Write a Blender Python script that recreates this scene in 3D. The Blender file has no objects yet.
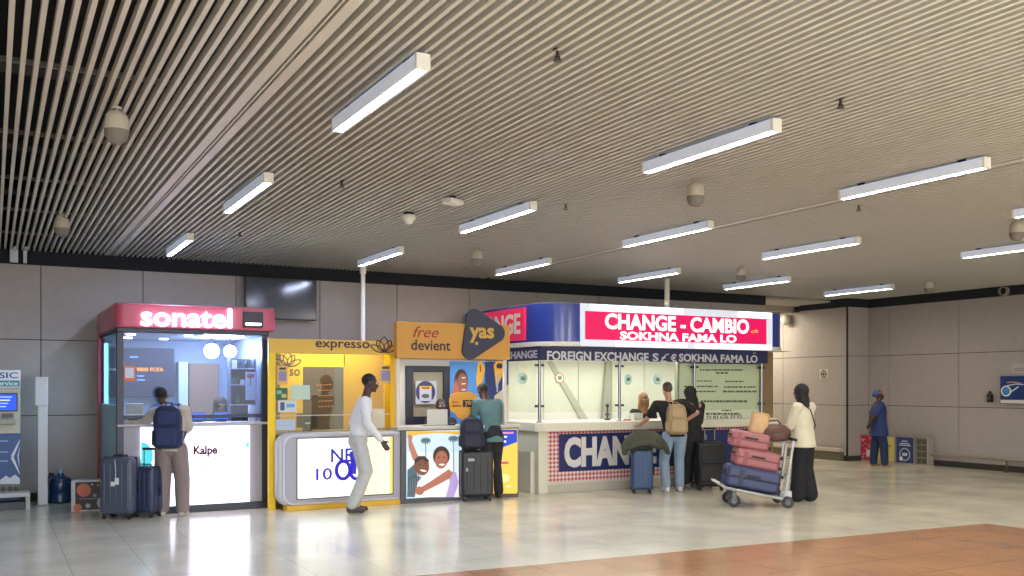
import bpy, bmesh, math, random
from math import sin, cos, pi, radians as R
from mathutils import Vector, Matrix
random.seed(7)
S = bpy.context.scene
C = S.collection
# ---------------------------------------------------------------- camera, world, exposure
F, CYP, YAW, EYE = 946.0, 386.0, 28.8, 1.6
cam_d = bpy.data.cameras.new('camera')
cam = bpy.data.objects.new('camera', cam_d); C.objects.link(cam)
cam.location = (0, 0, EYE); cam.rotation_euler = (R(90), 0, R(-YAW))
cam_d.sensor_width = 36; cam_d.lens = F / 1024 * 36; cam_d.shift_y = (CYP - 288) / 1024
cam_d.clip_start = .05; cam_d.clip_end = 200
S.camera = cam
S.view_settings.view_transform = 'Standard'; S.view_settings.look = 'None'
S.view_settings.exposure = 0.45; S.view_settings.gamma = 1; S.view_settings.use_curve_mapping = False
w = bpy.data.worlds.new('hall_ambient'); S.world = w; w.use_nodes = True  # even ambient light added to fill the open hall
bgn = w.node_tree.nodes['Background']
bgn.inputs[0].default_value = (1.0, .965, .91, 1); bgn.inputs[1].default_value = 2.2
TUBE = 48            # strength of the ceiling tubes
BASE = -YAW

def at(px, py, Y=None, X=None, z=None):
    """a measured picture point on the plane Y=, X= or z= -> world point"""
    a = R(YAW); u = (px - 512) / F; v = (CYP - py) / F
    d = Vector((sin(a) + u * cos(a), cos(a) - u * sin(a), v))
    t = Y / d.y if Y is not None else X / d.x if X is not None else (z - EYE) / d.z
    return Vector((0, 0, EYE)) + d * t

# ---------------------------------------------------------------- materials
def lin(h):
    if isinstance(h, str):
        h = h.lstrip('#'); c = [int(h[i:i+2], 16) / 255 for i in (0, 2, 4)]
    else: c = list(h)
    return [x / 12.92 if x <= .04045 else ((x + .055) / 1.055) ** 2.4 for x in c] + [1]
_m = {}
def mat(col, rough=.6, metal=0, emit=0, noise=0, scale=20, bump=0, spec=.5, alpha=1, trans=0, sheen=0):
    key = (str(col), rough, metal, emit, noise, scale, bump, spec, alpha, trans)
    if key in _m: return _m[key]
    m = bpy.data.materials.new('surface'); m.use_nodes = True
    nt = m.node_tree; b = nt.nodes['Principled BSDF']; c = lin(col)
    b.inputs['Base Color'].default_value = c
    b.inputs['Roughness'].default_value = rough; b.inputs['Metallic'].default_value = metal
    b.inputs['Specular IOR Level'].default_value = spec; b.inputs['Alpha'].default_value = alpha
    b.inputs['Transmission Weight'].default_value = trans
    if emit:
        b.inputs['Emission Color'].default_value = c; b.inputs['Emission Strength'].default_value = emit
        if emit > .5: b.inputs['Base Color'].default_value = [x * .3 for x in c[:3]] + [1]
    if noise or bump:
        tc = nt.nodes.new('ShaderNodeTexCoord'); n = nt.nodes.new('ShaderNodeTexNoise')
        n.inputs['Scale'].default_value = scale; n.inputs['Detail'].default_value = 4
        nt.links.new(tc.outputs['Object'], n.inputs['Vector'])
        if noise:
            r = nt.nodes.new('ShaderNodeMapRange')
            r.inputs['To Min'].default_value = 1 - noise; r.inputs['To Max'].default_value = 1 + noise
            r.inputs['From Min'].default_value = .3; r.inputs['From Max'].default_value = .7
            mx = nt.nodes.new('ShaderNodeVectorMath'); mx.operation = 'SCALE'
            mx.inputs[0].default_value = c[:3]
            nt.links.new(n.outputs['Fac'], r.inputs['Value']); nt.links.new(r.outputs['Result'], mx.inputs['Scale'])
            nt.links.new(mx.outputs['Vector'], b.inputs['Base Color'])
        if bump:
            bp = nt.nodes.new('ShaderNodeBump'); bp.inputs['Strength'].default_value = bump; bp.inputs['Distance'].default_value = .01
            nt.links.new(n.outputs['Fac'], bp.inputs['Height']); nt.links.new(bp.outputs['Normal'], b.inputs['Normal'])
    _m[key] = m
    return m
def glow(col, s=1.0): return mat(col, .5, 0, s)
def glass(tint='#f2f8f6', a=.12):
    key = ('glass', tint, a)
    if key in _m: return _m[key]
    m = bpy.data.materials.new('clear_pane'); m.use_nodes = True; nt = m.node_tree; nt.nodes.clear()
    o = nt.nodes.new('ShaderNodeOutputMaterial'); t = nt.nodes.new('ShaderNodeBsdfTransparent'); g = nt.nodes.new('ShaderNodeBsdfGlossy')
    t.inputs[0].default_value = lin(tint); g.inputs['Roughness'].default_value = .02
    f = nt.nodes.new('ShaderNodeLayerWeight'); pw = nt.nodes.new('ShaderNodeMath'); pw.operation = 'POWER'; pw.inputs[1].default_value = 4
    ad = nt.nodes.new('ShaderNodeMath'); ad.operation = 'MULTIPLY_ADD'; ad.inputs[1].default_value = .45; ad.inputs[2].default_value = a * .25
    nt.links.new(f.outputs['Facing'], pw.inputs[0])
    x = nt.nodes.new('ShaderNodeMixShader')
    nt.links.new(pw.outputs[0], ad.inputs[0]); nt.links.new(ad.outputs[0], x.inputs[0]); nt.links.new(t.outputs[0], x.inputs[1]); nt.links.new(g.outputs[0], x.inputs[2])
    nt.links.new(x.outputs[0], o.inputs[0]); _m[key] = m
    return m

# ---------------------------------------------------------------- mesh helpers
def wloc(p):
    v = Vector((0, 0, 0))
    while p is not None: v += p.location; p = p.parent
    return v
class MB:
    """collects simple shapes, then links them as ONE mesh object"""
    def __init__(s): s.v = []; s.f = []; s.k = []; s.cur = 0; s.mats = []
    def use(s, m):
        if m not in s.mats: s.mats.append(m)
        s.cur = s.mats.index(m); return s
    def add(s, vs, fs):
        n = len(s.v); s.v += [tuple(v) for v in vs]
        for f in fs: s.f.append([i + n for i in f]); s.k.append(s.cur)
        return s
    def box(s, x0, x1, y0, y1, z0, z1):
        v = [(x, y, z) for z in (z0, z1) for x, y in ((x0, y0), (x1, y0), (x1, y1), (x0, y1))]
        return s.add(v, [(3, 2, 1, 0), (4, 5, 6, 7), (0, 1, 5, 4), (1, 2, 6, 5), (2, 3, 7, 6), (3, 0, 4, 7)])
    def cbox(s, c, d): return s.box(c[0]-d[0]/2, c[0]+d[0]/2, c[1]-d[1]/2, c[1]+d[1]/2, c[2]-d[2]/2, c[2]+d[2]/2)
    def ring_tube(s, rings, cap=True):
        n = len(rings[0]); base = [p for r in rings for p in r]; fs = []
        for i in range(len(rings) - 1):
            for j in range(n):
                a = i*n + j; b = i*n + (j+1) % n; fs.append((a, b, b+n, a+n))
        if cap: fs.append(tuple(reversed(range(n)))); fs.append(tuple((len(rings)-1)*n + j for j in range(n)))
        return s.add(base, fs)
    def tube(s, pts, r, n=10, closed=False):
        pts = [Vector(p) for p in pts]; rr = r if isinstance(r, (list, tuple)) else [r] * len(pts)
        rings = []; up = None
        for i, p in enumerate(pts):
            if i == 0: d = pts[1] - p
            elif i == len(pts)-1: d = p - pts[i-1]
            else: d = (pts[i+1]-p).normalized() + (p-pts[i-1]).normalized()
            d.normalize()
            if up is None: up = Vector((0, 0, 1)) if abs(d.z) < .9 else Vector((0, 1, 0))
            a = up - d * up.dot(d)
            if a.length < 1e-4: a = d.orthogonal()
            a.normalize(); up = a; b = d.cross(a)
            rings.append([p + (a*cos(t) + b*sin(t)) * rr[i] for t in [2*pi*j/n for j in range(n)]])
        return s.ring_tube(rings)
    def lathe(s, prof, c=(0, 0, 0), n=20, sx=1, sy=1):
        rings = [[(c[0] + max(r, .0004)*cos(2*pi*j/n)*sx, c[1] + max(r, .0004)*sin(2*pi*j/n)*sy, c[2] + z) for j in range(n)] for r, z in prof]
        return s.ring_tube(rings)
    def cyl(s, a, b, r, n=16): return s.tube([a, b], r, n)
    def ell(s, c, r, n=16, m=10, rot=None):
        rings = []; M = rot or Matrix.Identity(3)
        for i in range(m+1):
            t = -pi/2 + pi*i/m; t = max(-pi/2+.05, min(pi/2-.05, t))
            rings.append([Vector(c) + M @ Vector((r[0]*cos(t)*cos(q), r[1]*cos(t)*sin(q), r[2]*sin(t))) for q in [2*pi*j/n for j in range(n)]])
        return s.ring_tube(rings)
    def prism(s, out, y0, y1):
        """outline of (x, z) extruded from y0 to y1"""
        n = len(out); v = [(x, y0, z) for x, z in out] + [(x, y1, z) for x, z in out]
        return s.add(v, [tuple(range(n)), tuple(reversed(range(n, 2*n)))] + [(i, i+n, (i+1) % n+n, (i+1) % n) for i in range(n)])
    def plan(s, out, z0, z1):
        n = len(out); v = [(x, y, z0) for x, y in out] + [(x, y, z1) for x, y in out]
        return s.add(v, [tuple(reversed(range(n))), tuple(range(n, 2*n))] + [(i, (i+1) % n, (i+1) % n+n, i+n) for i in range(n)])
    def flat(s, out, y):
        """flat shape facing -y"""
        return s.add([(x, y, z) for x, z in out], [tuple(range(len(out)))])
    def build(s, name, m=None, parent=None, world=False, bevel=0, seg=2, smooth=35, remesh=0, sm=0, mods=None):
        me = bpy.data.meshes.new(name); vs = s.v
        if world and parent is not None:
            o = wloc(parent); vs = [(v[0]-o.x, v[1]-o.y, v[2]-o.z) for v in vs]
        me.from_pydata(vs, [], s.f); me.update()
        bm = bmesh.new(); bm.from_mesh(me); bmesh.ops.recalc_face_normals(bm, faces=bm.faces) if not getattr(s, 'keep', 0) else None
        if smooth:
            for f in bm.faces: f.smooth = True
            for e in bm.edges: e.smooth = not (len(e.link_faces) == 2 and e.calc_face_angle(0) > R(smooth))
        bm.to_mesh(me); bm.free()
        ms = s.mats if s.mats else [m]
        for q in ms: me.materials.append(q)
        if s.mats:
            for p, k in zip(me.polygons, s.k): p.material_index = k
        ob = bpy.data.objects.new(name, me); C.objects.link(ob)
        if parent is not None: ob.parent = parent
        if remesh:
            q = ob.modifiers.new('skin', 'REMESH'); q.mode = 'VOXEL'; q.voxel_size = remesh; q.use_smooth_shade = True
            q = ob.modifiers.new('soft', 'SMOOTH'); q.factor = .5; q.iterations = sm or 5
        if bevel:
            q = ob.modifiers.new('edge', 'BEVEL'); q.width = bevel; q.segments = seg; q.limit_method = 'ANGLE'; q.angle_limit = R(40)
        return ob
def rrect(x0, x1, z0, z1, r, n=6):
    o = []
    for cx, cz, a in ((x1-r, z1-r, 0), (x0+r, z1-r, 90), (x0+r, z0+r, 180), (x1-r, z0+r, 270)):
        for i in range(n+1):
            t = R(a + 90*i/n); o.append((cx + r*cos(t), cz + r*sin(t)))
    return o
def circ(cx, cz, rx, rz=None, n=24, a0=0, a1=360):
    rz = rz or rx; k = n if a1-a0 >= 360 else n+1
    return [(cx + rx*cos(R(a0+(a1-a0)*i/n)), cz + rz*sin(R(a0+(a1-a0)*i/n))) for i in range(k)]
def bx(name, m, x0, x1, y0, y1, z0, z1, parent=None, world=True, bevel=.006):
    return MB().box(x0, x1, y0, y1, z0, z1).build(name, m, parent, world=world, bevel=bevel)
def tag(o, label=None, cat=None, group=None, kind=None):
    if label: o['label'] = label
    if cat: o['category'] = cat
    if group: o['group'] = group
    if kind: o['kind'] = kind
    return o
def thing(name, label, cat, loc=(0, 0, 0), rz=0, group=None):
    o = bpy.data.objects.new(name, None); C.objects.link(o); o.empty_display_size = .1
    o.location = loc; o.rotation_euler = (0, 0, R(rz)); return tag(o, label, cat, group)
def struct(name, mb, m=None, bevel=0):
    return tag(mb.build(name, m, bevel=bevel, smooth=0), kind='structure')
def copy_tree(o, parent=None):
    c = o.copy(); C.objects.link(c); c.parent = parent
    for ch in list(o.children): copy_tree(ch, c)
    return c
def txt(s, m, x0, x1, z0, z1, y, parent=None, bold=0, shear=0, ex=.003, name='lettering', face='F'):
    """raised letters fitted to a rectangle; F faces -Y (x0..x1 along X at plane y), L faces -X (x0..x1 run down Y at plane x=y)"""
    cu = bpy.data.curves.new(name, 'FONT'); cu.body = s; cu.offset = bold; cu.shear = shear; cu.resolution_u = 3
    to = bpy.data.objects.new('t', cu); C.objects.link(to); bpy.context.view_layer.update()
    dg = bpy.context.evaluated_depsgraph_get(); me = bpy.data.meshes.new_from_object(to.evaluated_get(dg))
    bpy.data.objects.remove(to); bpy.data.curves.remove(cu)
    co = [v.co.copy() for v in me.vertices]
    ax, bx_ = min(c.x for c in co), max(c.x for c in co); az, bz = min(c.y for c in co), max(c.y for c in co)
    n = len(co); fs = [list(p.vertices) for p in me.polygons]
    b = MB(); P = []
    for c in co:
        a = x0 + (c.x-ax)/(bx_-ax)*(x1-x0); q = z0 + (c.y-az)/(bz-az)*(z1-z0)
        P.append((a, q))
    mk = (lambda a, q, d: (a, y-d, q)) if face == 'F' else (lambda a, q, d: (y-d, -a, q))
    b.v = [mk(a, q, ex) for a, q in P] + [mk(a, q, 0) for a, q in P]
    cnt = {}
    for f in fs:
        for i in range(len(f)):
            e = (f[i], f[(i+1) % len(f)]); cnt[e] = 1
    b.f = [list(f) for f in fs] + [[e[1], e[0], e[0]+n, e[1]+n] for e in cnt if (e[1], e[0]) not in cnt]
    b.k = [0]*len(b.f); b.keep = 1
    bpy.data.meshes.remove(me)
    return b.build(name, m, parent, world=parent is not None, smooth=0)
class Art(MB):
    """printed picture: coloured flat shapes in thin layers, given as measured points on the plane Y"""
    def __init__(s, Y, lit=0, face=None): super().__init__(); s.Y = Y; s.lit = lit; s.n = 0; s.keep = 1
    def P(s, pts, col, lit=None):
        L = s.lit if lit is None else lit
        s.use(glow(col, L) if L else mat(col, .5)); s.n += 1
        q = [at(x, y, Y=s.Y) for x, y in pts]
        a = sum(q[i].x*q[(i+1) % len(q)].z - q[(i+1) % len(q)].x*q[i].z for i in range(len(q)))
        if a < 0: q.reverse()
        yy = s.Y - .0006*s.n
        s.add([(p.x, yy, p.z) for p in q], [tuple(range(len(q)))]); return s
    def B(s, x0, y0, x1, y1, col, lit=None): return s.P([(x0, y1), (x1, y1), (x1, y0), (x0, y0)], col, lit)
    def O(s, cx, cy, rx, ry, col, rot=0, n=20, lit=None):
        c, d = cos(R(rot)), sin(R(rot))
        return s.P([(cx + rx*cos(t)*c - ry*sin(t)*d, cy + rx*cos(t)*d + ry*sin(t)*c) for t in [2*pi*i/n for i in range(n)]], col, lit)
    def L(s, pts, w, col, lit=None):
        for (ax, ay), (bx_, by) in zip(pts, pts[1:]):
            dx, dy = bx_-ax, by-ay; l = math.hypot(dx, dy) or 1; nx, ny = -dy/l*w/2, dx/l*w/2
            s.P([(ax+nx, ay+ny), (bx_+nx, by+ny), (bx_-nx, by-ny), (ax-nx, ay-ny)], col, lit); s.n -= 1
        s.n += 1
        return s
def ptxt(s, m, px0, py0, px1, py1, Y, parent, **k):
    """text fitted to a measured rectangle on the plane Y"""
    a, b = at(px0, (py0+py1)/2, Y=Y), at(px1, (py0+py1)/2, Y=Y); t, u = at((px0+px1)/2, py0, Y=Y), at((px0+px1)/2, py1, Y=Y)
    return txt(s, m, a.x, b.x, u.z, t.z, Y, parent, **k)
# ================================================================ the hall
WY = 14.75; CH = 3.47
# ---- floor
fl = bpy.data.materials.new('polished_stone'); fl.use_nodes = True
nt = fl.node_tree; pb = nt.nodes['Principled BSDF']; N = nt.nodes.new; K = nt.links.new
tc = N('ShaderNodeTexCoord'); sp = N('ShaderNodeSeparateXYZ'); K(tc.outputs['Object'], sp.inputs[0])
n1 = N('ShaderNodeTexNoise'); n1.inputs['Scale'].default_value = 55; n1.inputs['Detail'].default_value = 6; K(tc.outputs['Object'], n1.inputs['Vector'])
n2 = N('ShaderNodeTexNoise'); n2.inputs['Scale'].default_value = 1.3; n2.inputs['Detail'].default_value = 3; K(tc.outputs['Object'], n2.inputs['Vector'])
br = N('ShaderNodeTexBrick'); br.offset = 0; br.inputs['Scale'].default_value = 1; br.inputs['Brick Width'].default_value = .6; br.inputs['Row Height'].default_value = .6
br.inputs['Mortar Size'].default_value = .004; br.inputs['Color1'].default_value = lin('#dad6c3'); br.inputs['Color2'].default_value = lin('#d3cfbc'); br.inputs['Mortar'].default_value = lin('#b5b2a0')
K(tc.outputs['Object'], br.inputs['Vector'])
b2 = N('ShaderNodeTexBrick'); b2.offset = 0; b2.inputs['Scale'].default_value = 1; b2.inputs['Brick Width'].default_value = .6; b2.inputs['Row Height'].default_value = .6
b2.inputs['Mortar Size'].default_value = .004; b2.inputs['Color1'].default_value = lin('#b0805a'); b2.inputs['Color2'].default_value = lin('#b5845d'); b2.inputs['Mortar'].default_value = lin('#8a6248')
K(tc.outputs['Object'], b2.inputs['Vector'])
def mth(op, a, b=None):
    m = N('ShaderNodeMath'); m.operation = op
    for i, q in enumerate((a, b)):
        if q is None: continue
        if isinstance(q, (int, float)): m.inputs[i].default_value = q
        else: K(q, m.inputs[i])
    return m.outputs[0]
inner = mth('MULTIPLY', mth('LESS_THAN', mth('ABSOLUTE', mth('SUBTRACT', mth('ADD', sp.outputs['Y'], mth('MULTIPLY', sp.outputs['X'], .056)), 5.46)), 2.1), mth('LESS_THAN', sp.outputs['X'], 10.15))
mx = N('ShaderNodeMix'); mx.data_type = 'RGBA'; K(inner, mx.inputs[0]); K(br.outputs['Color'], mx.inputs[6]); K(b2.outputs['Color'], mx.inputs[7])
v1 = N('ShaderNodeMapRange'); v1.inputs['From Min'].default_value = .3; v1.inputs['From Max'].default_value = .7; v1.inputs['To Min'].default_value = .86; v1.inputs['To Max'].default_value = 1.14; K(n1.outputs['Fac'], v1.inputs['Value'])
v2 = N('ShaderNodeMapRange'); v2.inputs['From Min'].default_value = .3; v2.inputs['From Max'].default_value = .7; v2.inputs['To Min'].default_value = .9; v2.inputs['To Max'].default_value = 1.1; K(n2.outputs['Fac'], v2.inputs['Value'])
vm = N('ShaderNodeVectorMath'); vm.operation = 'SCALE'; K(mx.outputs[2], vm.inputs[0]); K(mth('MULTIPLY', v1.outputs[0], v2.outputs[0]), vm.inputs['Scale'])
K(vm.outputs[0], pb.inputs['Base Color'])
rr = N('ShaderNodeMapRange'); rr.inputs['From Min'].default_value = .3; rr.inputs['From Max'].default_value = .7; rr.inputs['To Min'].default_value = .13; rr.inputs['To Max'].default_value = .22; K(n2.outputs['Fac'], rr.inputs['Value'])
K(rr.outputs[0], pb.inputs['Roughness']); pb.inputs['Specular IOR Level'].default_value = .6
struct('floor', MB().box(-9, 18, -9, 20, -.15, 0), fl)
# ---- walls with panel joints
wallm = mat('#a9a29f', .5, noise=.035, scale=9, spec=.35)
joint = mat('#3a3532', .9)
dark = mat('#20232b', .85)
def panels(name, fixed, axis, edges, zs, front):
    """a wall of cladding boards with open joints; axis X: wall at Y=fixed facing -Y; axis Y: wall at X=fixed facing -X"""
    b = MB(); b.use(joint)
    lo, hi = edges[0], edges[-1]; g = .006
    if axis == 'X': b.box(lo, hi, fixed+.02, fixed+.15, 0, CH+.02)
    else: b.box(fixed+.02, fixed+.15, lo, hi, 0, CH+.02)
    b.use(wallm)
    for a, c in zip(edges, edges[1:]):
        for z0, z1 in zip(zs, zs[1:]):
            if axis == 'X': b.box(a+g, c-g, fixed, fixed+.02, z0+g, z1-g)
            else: b.box(fixed, fixed+.02, a+g, c-g, z0+g, z1-g)
    b.use(dark)
    if axis == 'X': b.box(lo, hi, fixed-.012, fixed+.02, 3.29, CH+.02)
    else: b.box(fixed-.012, fixed+.02, lo, hi, 3.29, CH+.02)
    return struct(name, b)
ZS = [.11, 1.187, 2.245, 3.29]
EX = [-9, -7.45, -6.11, -4.77, -3.43, -2.09, -.74, .60, 1.94, 3.28, 4.60, 5.92, 7.26, 8.61, 9.96, 11.28, 12.70, 14.14]
panels('wall_back', WY, 'X', EX, ZS, 1)
panels('wall_right', 16.62, 'Y', [-9, -5, -1, 1.5, 3, 5, 6.9, 8.75, 10.4, 12.04, 13.69, 14.22], ZS, 1)
RY = 14.22
struct('wall_right', MB().use(joint).box(16.0, 16.75, RY+.02, RY+.16, 0, CH).use(wallm).box(15.99, 16.62, RY, RY+.02, .11, 1.181).box(15.99, 16.62, RY, RY+.02, 1.193, 2.239).box(15.99, 16.62, RY, RY+.02, 2.251, 3.29).use(dark).box(15.96, 16.75, RY-.012, RY+.02, 3.29, CH))
panels('wall_right', 15.97, 'Y', [RY+.02, 15.57], ZS, 1)
panels('wall_right', 16.1, 'Y', [15.57, 16.22, 17.4, 18.6], ZS, 1)
struct('wall_back', MB().use(wallm).box(14.0, 14.14, WY+.15, 18.6, 0, CH).box(14.0, 16.3, 18.6, 18.75, 0, CH))
struct('wall_left', MB().use(wallm).box(-9.1, -9, -9, WY, 0, CH))
bbm = mat('#3b3733', .6)
struct('baseboard_back', MB().box(-9, 14.14, WY-.01, WY+.03, 0, .11), bbm)
struct('baseboard_right', MB().box(16.61, 16.66, -9, RY, 0, .11).box(15.96, 16.0, RY, 18.6, 0, .11).box(15.96, 16.6, RY-.01, RY+.03, 0, .11), bbm)
struct('trim_1', MB().box(15.968, 15.99, RY-.008, RY+.03, 0, 3.3), mat('#1c1a19', .7))
l_ = bpy.data.lights.new('recess_lamp', 'AREA'); l_.shape = 'RECTANGLE'; l_.size = .3; l_.size_y = 1.5; l_.energy = 75; l_.color = (1, .88, .66)
o_ = bpy.data.objects.new('recess_lamp', l_); C.objects.link(o_); o_.location = (15.2, 16.9, 3.35)
# ---- slatted ceiling: boards on edge along Y, open joints, dark void above
slat = mat('#c5c2bb', .42, noise=.03, scale=6, spec=.4)
b = MB(); P = .0705; x = -8.95; seams = [(1.40, 1.60), (7.40, 7.56), (12.4, 12.5)]
while x < 16.6:
    if not any(a - .02 < x < c + .0 for a, c in seams):
        b.box(x, x+.0265, -9, 14.66, CH, CH+.06)
    x += P
b.box(1.405, 1.475, -9, 14.66, CH, CH+.066).box(1.492, 1.502, -9, 14.66, CH, CH+.066).box(1.52, 1.585, -9, 14.66, CH, CH+.066)
b.box(7.42, 7.50, -9, 14.66, CH-.004, CH+.066).box(12.41, 12.47, -9, 14.66, CH-.002, CH+.066)
struct('ceiling', b, slat)
void = mat('#2b2c30', .9)
b = MB().use(void).box(-9, 17, -9, 19, 4.5, 4.6).box(-9.05, -9, -9, 15, CH, 4.55).box(17, 17.05, -9, 19, CH, 4.55).box(-9, 17, -9.05, -9, CH+.05, 4.55).box(-9, 17, WY+.1, WY+.2, CH, 4.55)
b.use(mat('#8a8a88', .8)).box(-3, 3, 4.35, 4.75, 3.75, 3.78).box(-9, 3, 2.5, 4.9, 4.2, 4.26)
for k in range(40): b.box(-9, 17, -8+k*.6, -7.97+k*.6, CH+.07, CH+.1) if k % 3 == 0 else None
for yy in (5.4, 7.7, 10.2, 12.6): b.use(mat('#55565a', .6, .5)).cyl((-9, yy, 3.9), (17, yy, 3.9), .05, 8)
struct('ceiling', b)
struct('ceiling', MB().box(14.1, 16.15, WY, 18.7, CH-.02, CH+.08).box(14.1, 16.15, WY+1.1, WY+1.25, 3.28, CH), mat('#a39b8c', .6))
b = MB()
for i in range(29): b.box(14.14+i*.0705, 14.1665+i*.0705, WY-.1, 15.8, CH-.06, CH-.02)
struct('ceiling', b, slat)

# ================================================================ ceiling tubes
hous = mat('#e3e2dc', .35, spec=.5); lens = mat('#dde5f6', .35, emit=.16); diff_c, diff_w = glow('#d3dfff', TUBE*1.95), glow('#fff4e2', TUBE*1.6)
def fixture(X, y0, y1, label):
    t = thing('ceiling_light', label, 'ceiling light', (X, (y0+y1)/2, 3.36), 0, 'tube lights on the slatted ceiling')
    L = (y1-y0)/2
    h = MB().box(-.042, -.031, -L, L, .0, .085).box(.031, .042, -L, L, 0, .085).box(-.042, .042, -L, L, .075, .087)
    h.build('housing', lens, t, bevel=.003)
    for s in (-1, 1): MB().box(-.043, .043, s*L-.012, s*L+.012, -.002, .09).build('end_cap', hous, t, bevel=.004)
    MB().box(-.024, .024, -L+.012, L-.012, .004, .02).build('diffuser', diff_c if X < 5.5 else diff_w, t, bevel=.004)
    for s in (-.7, .7): MB().box(-.015, .015, s*L-.03, s*L+.03, .085, .125).build('bracket', dark, t)
    return t
cols = [(2.10, 'first row from the left'), (4.75, 'second row from the left'), (7.04, 'third row from the left'), (9.40, 'fourth row from the left'), (11.75, 'fifth row from the left'), (14.3, 'row nearest the right wall')]
nears = {(0, 0): 'long white tube light nearest the camera, upper left of the ceiling'}
rowy = [(4.85, 6.33, 'nearest the camera'), (8.2, 9.83, 'middle one'), (11.7, 13.28, 'farthest one')]
for i, (X, rn) in enumerate(cols):
    for j, (a, c, pn) in enumerate(rowy):
        if i == 5 and j < 2: continue
        if i == 4 and j == 0: continue
        if i == 3 and j == 0: a, c = 4.6, 6.15
        if i == 0 and j == 2: a, c = 11.9, 13.45
        if i == 4 and j == 1: a, c = 6.9, 8.45
        fixture(X, a, c, 'tube light of the %s, %s' % (rn, pn))
for X in (-2.6, 3.4, 9.4):           # unseen area lights added behind the viewpoint to brighten the hall
    for Y in (-5.5, -1.0):
        l = bpy.data.lights.new('hall_fill', 'AREA'); l.shape = 'RECTANGLE'; l.size = 2.2; l.size_y = 1.5; l.energy = 360; l.color = (.82, .89, 1) if X < 3 else (1, .95, .87)
        o = bpy.data.objects.new('hall_fill', l); C.objects.link(o); o.location = (X, Y, 3.3)

# ================================================================ things on the ceiling
sph_u = mat('#b9b2a6', .5, noise=.05); sph_l = mat('#77746e', .7, noise=.1, scale=90)
def speaker(x, y, label, r=.08, drop=.03):
    t = thing('pendant_speaker', label, 'speaker', (x, y, CH), 0, 'globe speakers under the ceiling')
    MB().lathe([(.035, 0), (.035, -.012), (.012, -.015), (.012, -drop-.02)]).build('stem', sph_u, t)
    z = -drop
    MB().lathe([(0, z), (r*.6, z-.004), (r*.86, z-.022), (r*.97, z-.055), (r, z-.09), (r, z-.125)], n=28).build('shell', sph_u, t)
    MB().lathe([(r, z-.125), (r*.97, z-.155), (r*.8, z-.19), (r*.45, z-.212), (0, z-.218)], n=28).build('grille', sph_l, t)
for x, y, lb, s in ((.733, 6.84, 'large pale globe speaker on the left, closest to the viewer', 0), (.666, 11.376, 'small pale globe speaker at far left above the wall', 0),
                    (5.576, 6.70, 'pale globe speaker above the lit currency exchange sign', 0), (5.735, 11.42, 'globe speaker between two tube lights near the back wall, left of centre', 0),
                    (10.2, 11.17, 'globe speaker beside the tube light above the exchange booth right end', 0), (10.058, 6.56, 'globe speaker cut by the right picture edge', 0),
                    (14.44, 11.05, 'pale globe speaker against the dark band over the right wall', 0)):
    speaker(x, y, lb)
def detector(x, y, label, big):
    t = thing('ceiling_sensor', label, 'sensor', (x, y, CH), 25, 'white sensors under the ceiling')
    if big: MB().box(-.1, .1, -.07, .07, -.085, -.03).build('body', mat('#dcdcd6', .5), t, bevel=.02, seg=3); MB().box(-.02, .02, -.02, .02, -.035, 0).build('mount', dark, t)
    else: MB().lathe([(.02, 0), (.03, -.02), (.07, -.03), (.075, -.06), (.04, -.11), (.03, -.12), (0, -.122)]).build('body', mat('#dcdcd6', .5), t); MB().box(-.05, .05, -.03, .03, -.022, 0).build('mount', dark, t)
detector(3.974, 8.441, 'white box-shaped sensor on the ceiling slats', 1); detector(3.937, 9.472, 'white cone-shaped sensor hanging below the ceiling slats', 0)
for x, y, lb in ((2.766, 4.505, 'dark sprinkler head nearest to the long foreground lamp'), (4.86, 4.383, 'dark sprinkler head at upper right of the ceiling'), (2.807, 8.343, 'small dark sprinkler right of the second left tube light'),
                 (4.924+.25, 8.266, 'small sprinkler at the end of the middle tube light'), (7.875, 6.863, 'dark sprinkler beyond the brown ceiling seam'), (2.643, 11.683, 'small sprinkler near the wall, left of the dark screen')):
    t = thing('sprinkler', lb, 'sprinkler', (x, y, CH+.01), random.uniform(0, 90), 'sprinkler heads in the ceiling')
    MB().lathe([(.028, 0), (.028, -.006), (.010, -.008), (.010, -.04), (.014, -.042), (.014, -.05)], n=12).build('body', mat('#4a453f', .4, .6), t)
    MB().lathe([(.026, -.062), (.026, -.066), (.004, -.067)], n=12).box(-.002, .002, -.018, -.014, -.064, -.04).box(-.002, .002, .014, .018, -.064, -.04).build('deflector', mat('#4a453f', .4, .6), t)
for px, lb in ((14, 'wide white bracket hanging at the slat ends, far left'), (25, 'thin white bracket hanging beside the wide one, far left')):
    p = at(px, 262, Y=14.55); wd = .05 if px < 20 else .022
    t = tag(MB().box(p.x-wd, p.x+wd, 14.5, 14.56, 3.28, 3.47).box(p.x-.012, p.x+.03, 14.2, 14.56, 3.43, 3.46).build('hanging_bracket', mat('#c8cad2', .5), bevel=.004), lb, 'bracket', 'white brackets at the slat ends')
p = at(363, 300, Y=14.0)
post = thing('white_post', 'slender bright white post rising from behind the yellow stall to the ceiling', 'post', (p.x, 14.0, 0))
MB().lathe([(.055, 0), (.055, .02), (.035, .03), (.035, 3.34), (.05, 3.35), (.05, CH)], n=16).build('shaft', mat('#fbfbf8', .35), post)
p = at(667, 300, Y=13.2)
post = thing('white_post', 'slender cream post between the exchange booth roof and the ceiling', 'post', (p.x, 13.2, 2.84))
MB().lathe([(.07, 0), (.07, .015), (.045, .02), (.045, CH-2.86), (.06, CH-2.855), (.06, CH-2.84)], n=16).build('shaft', mat('#d9d3c6', .5), post)

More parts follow.
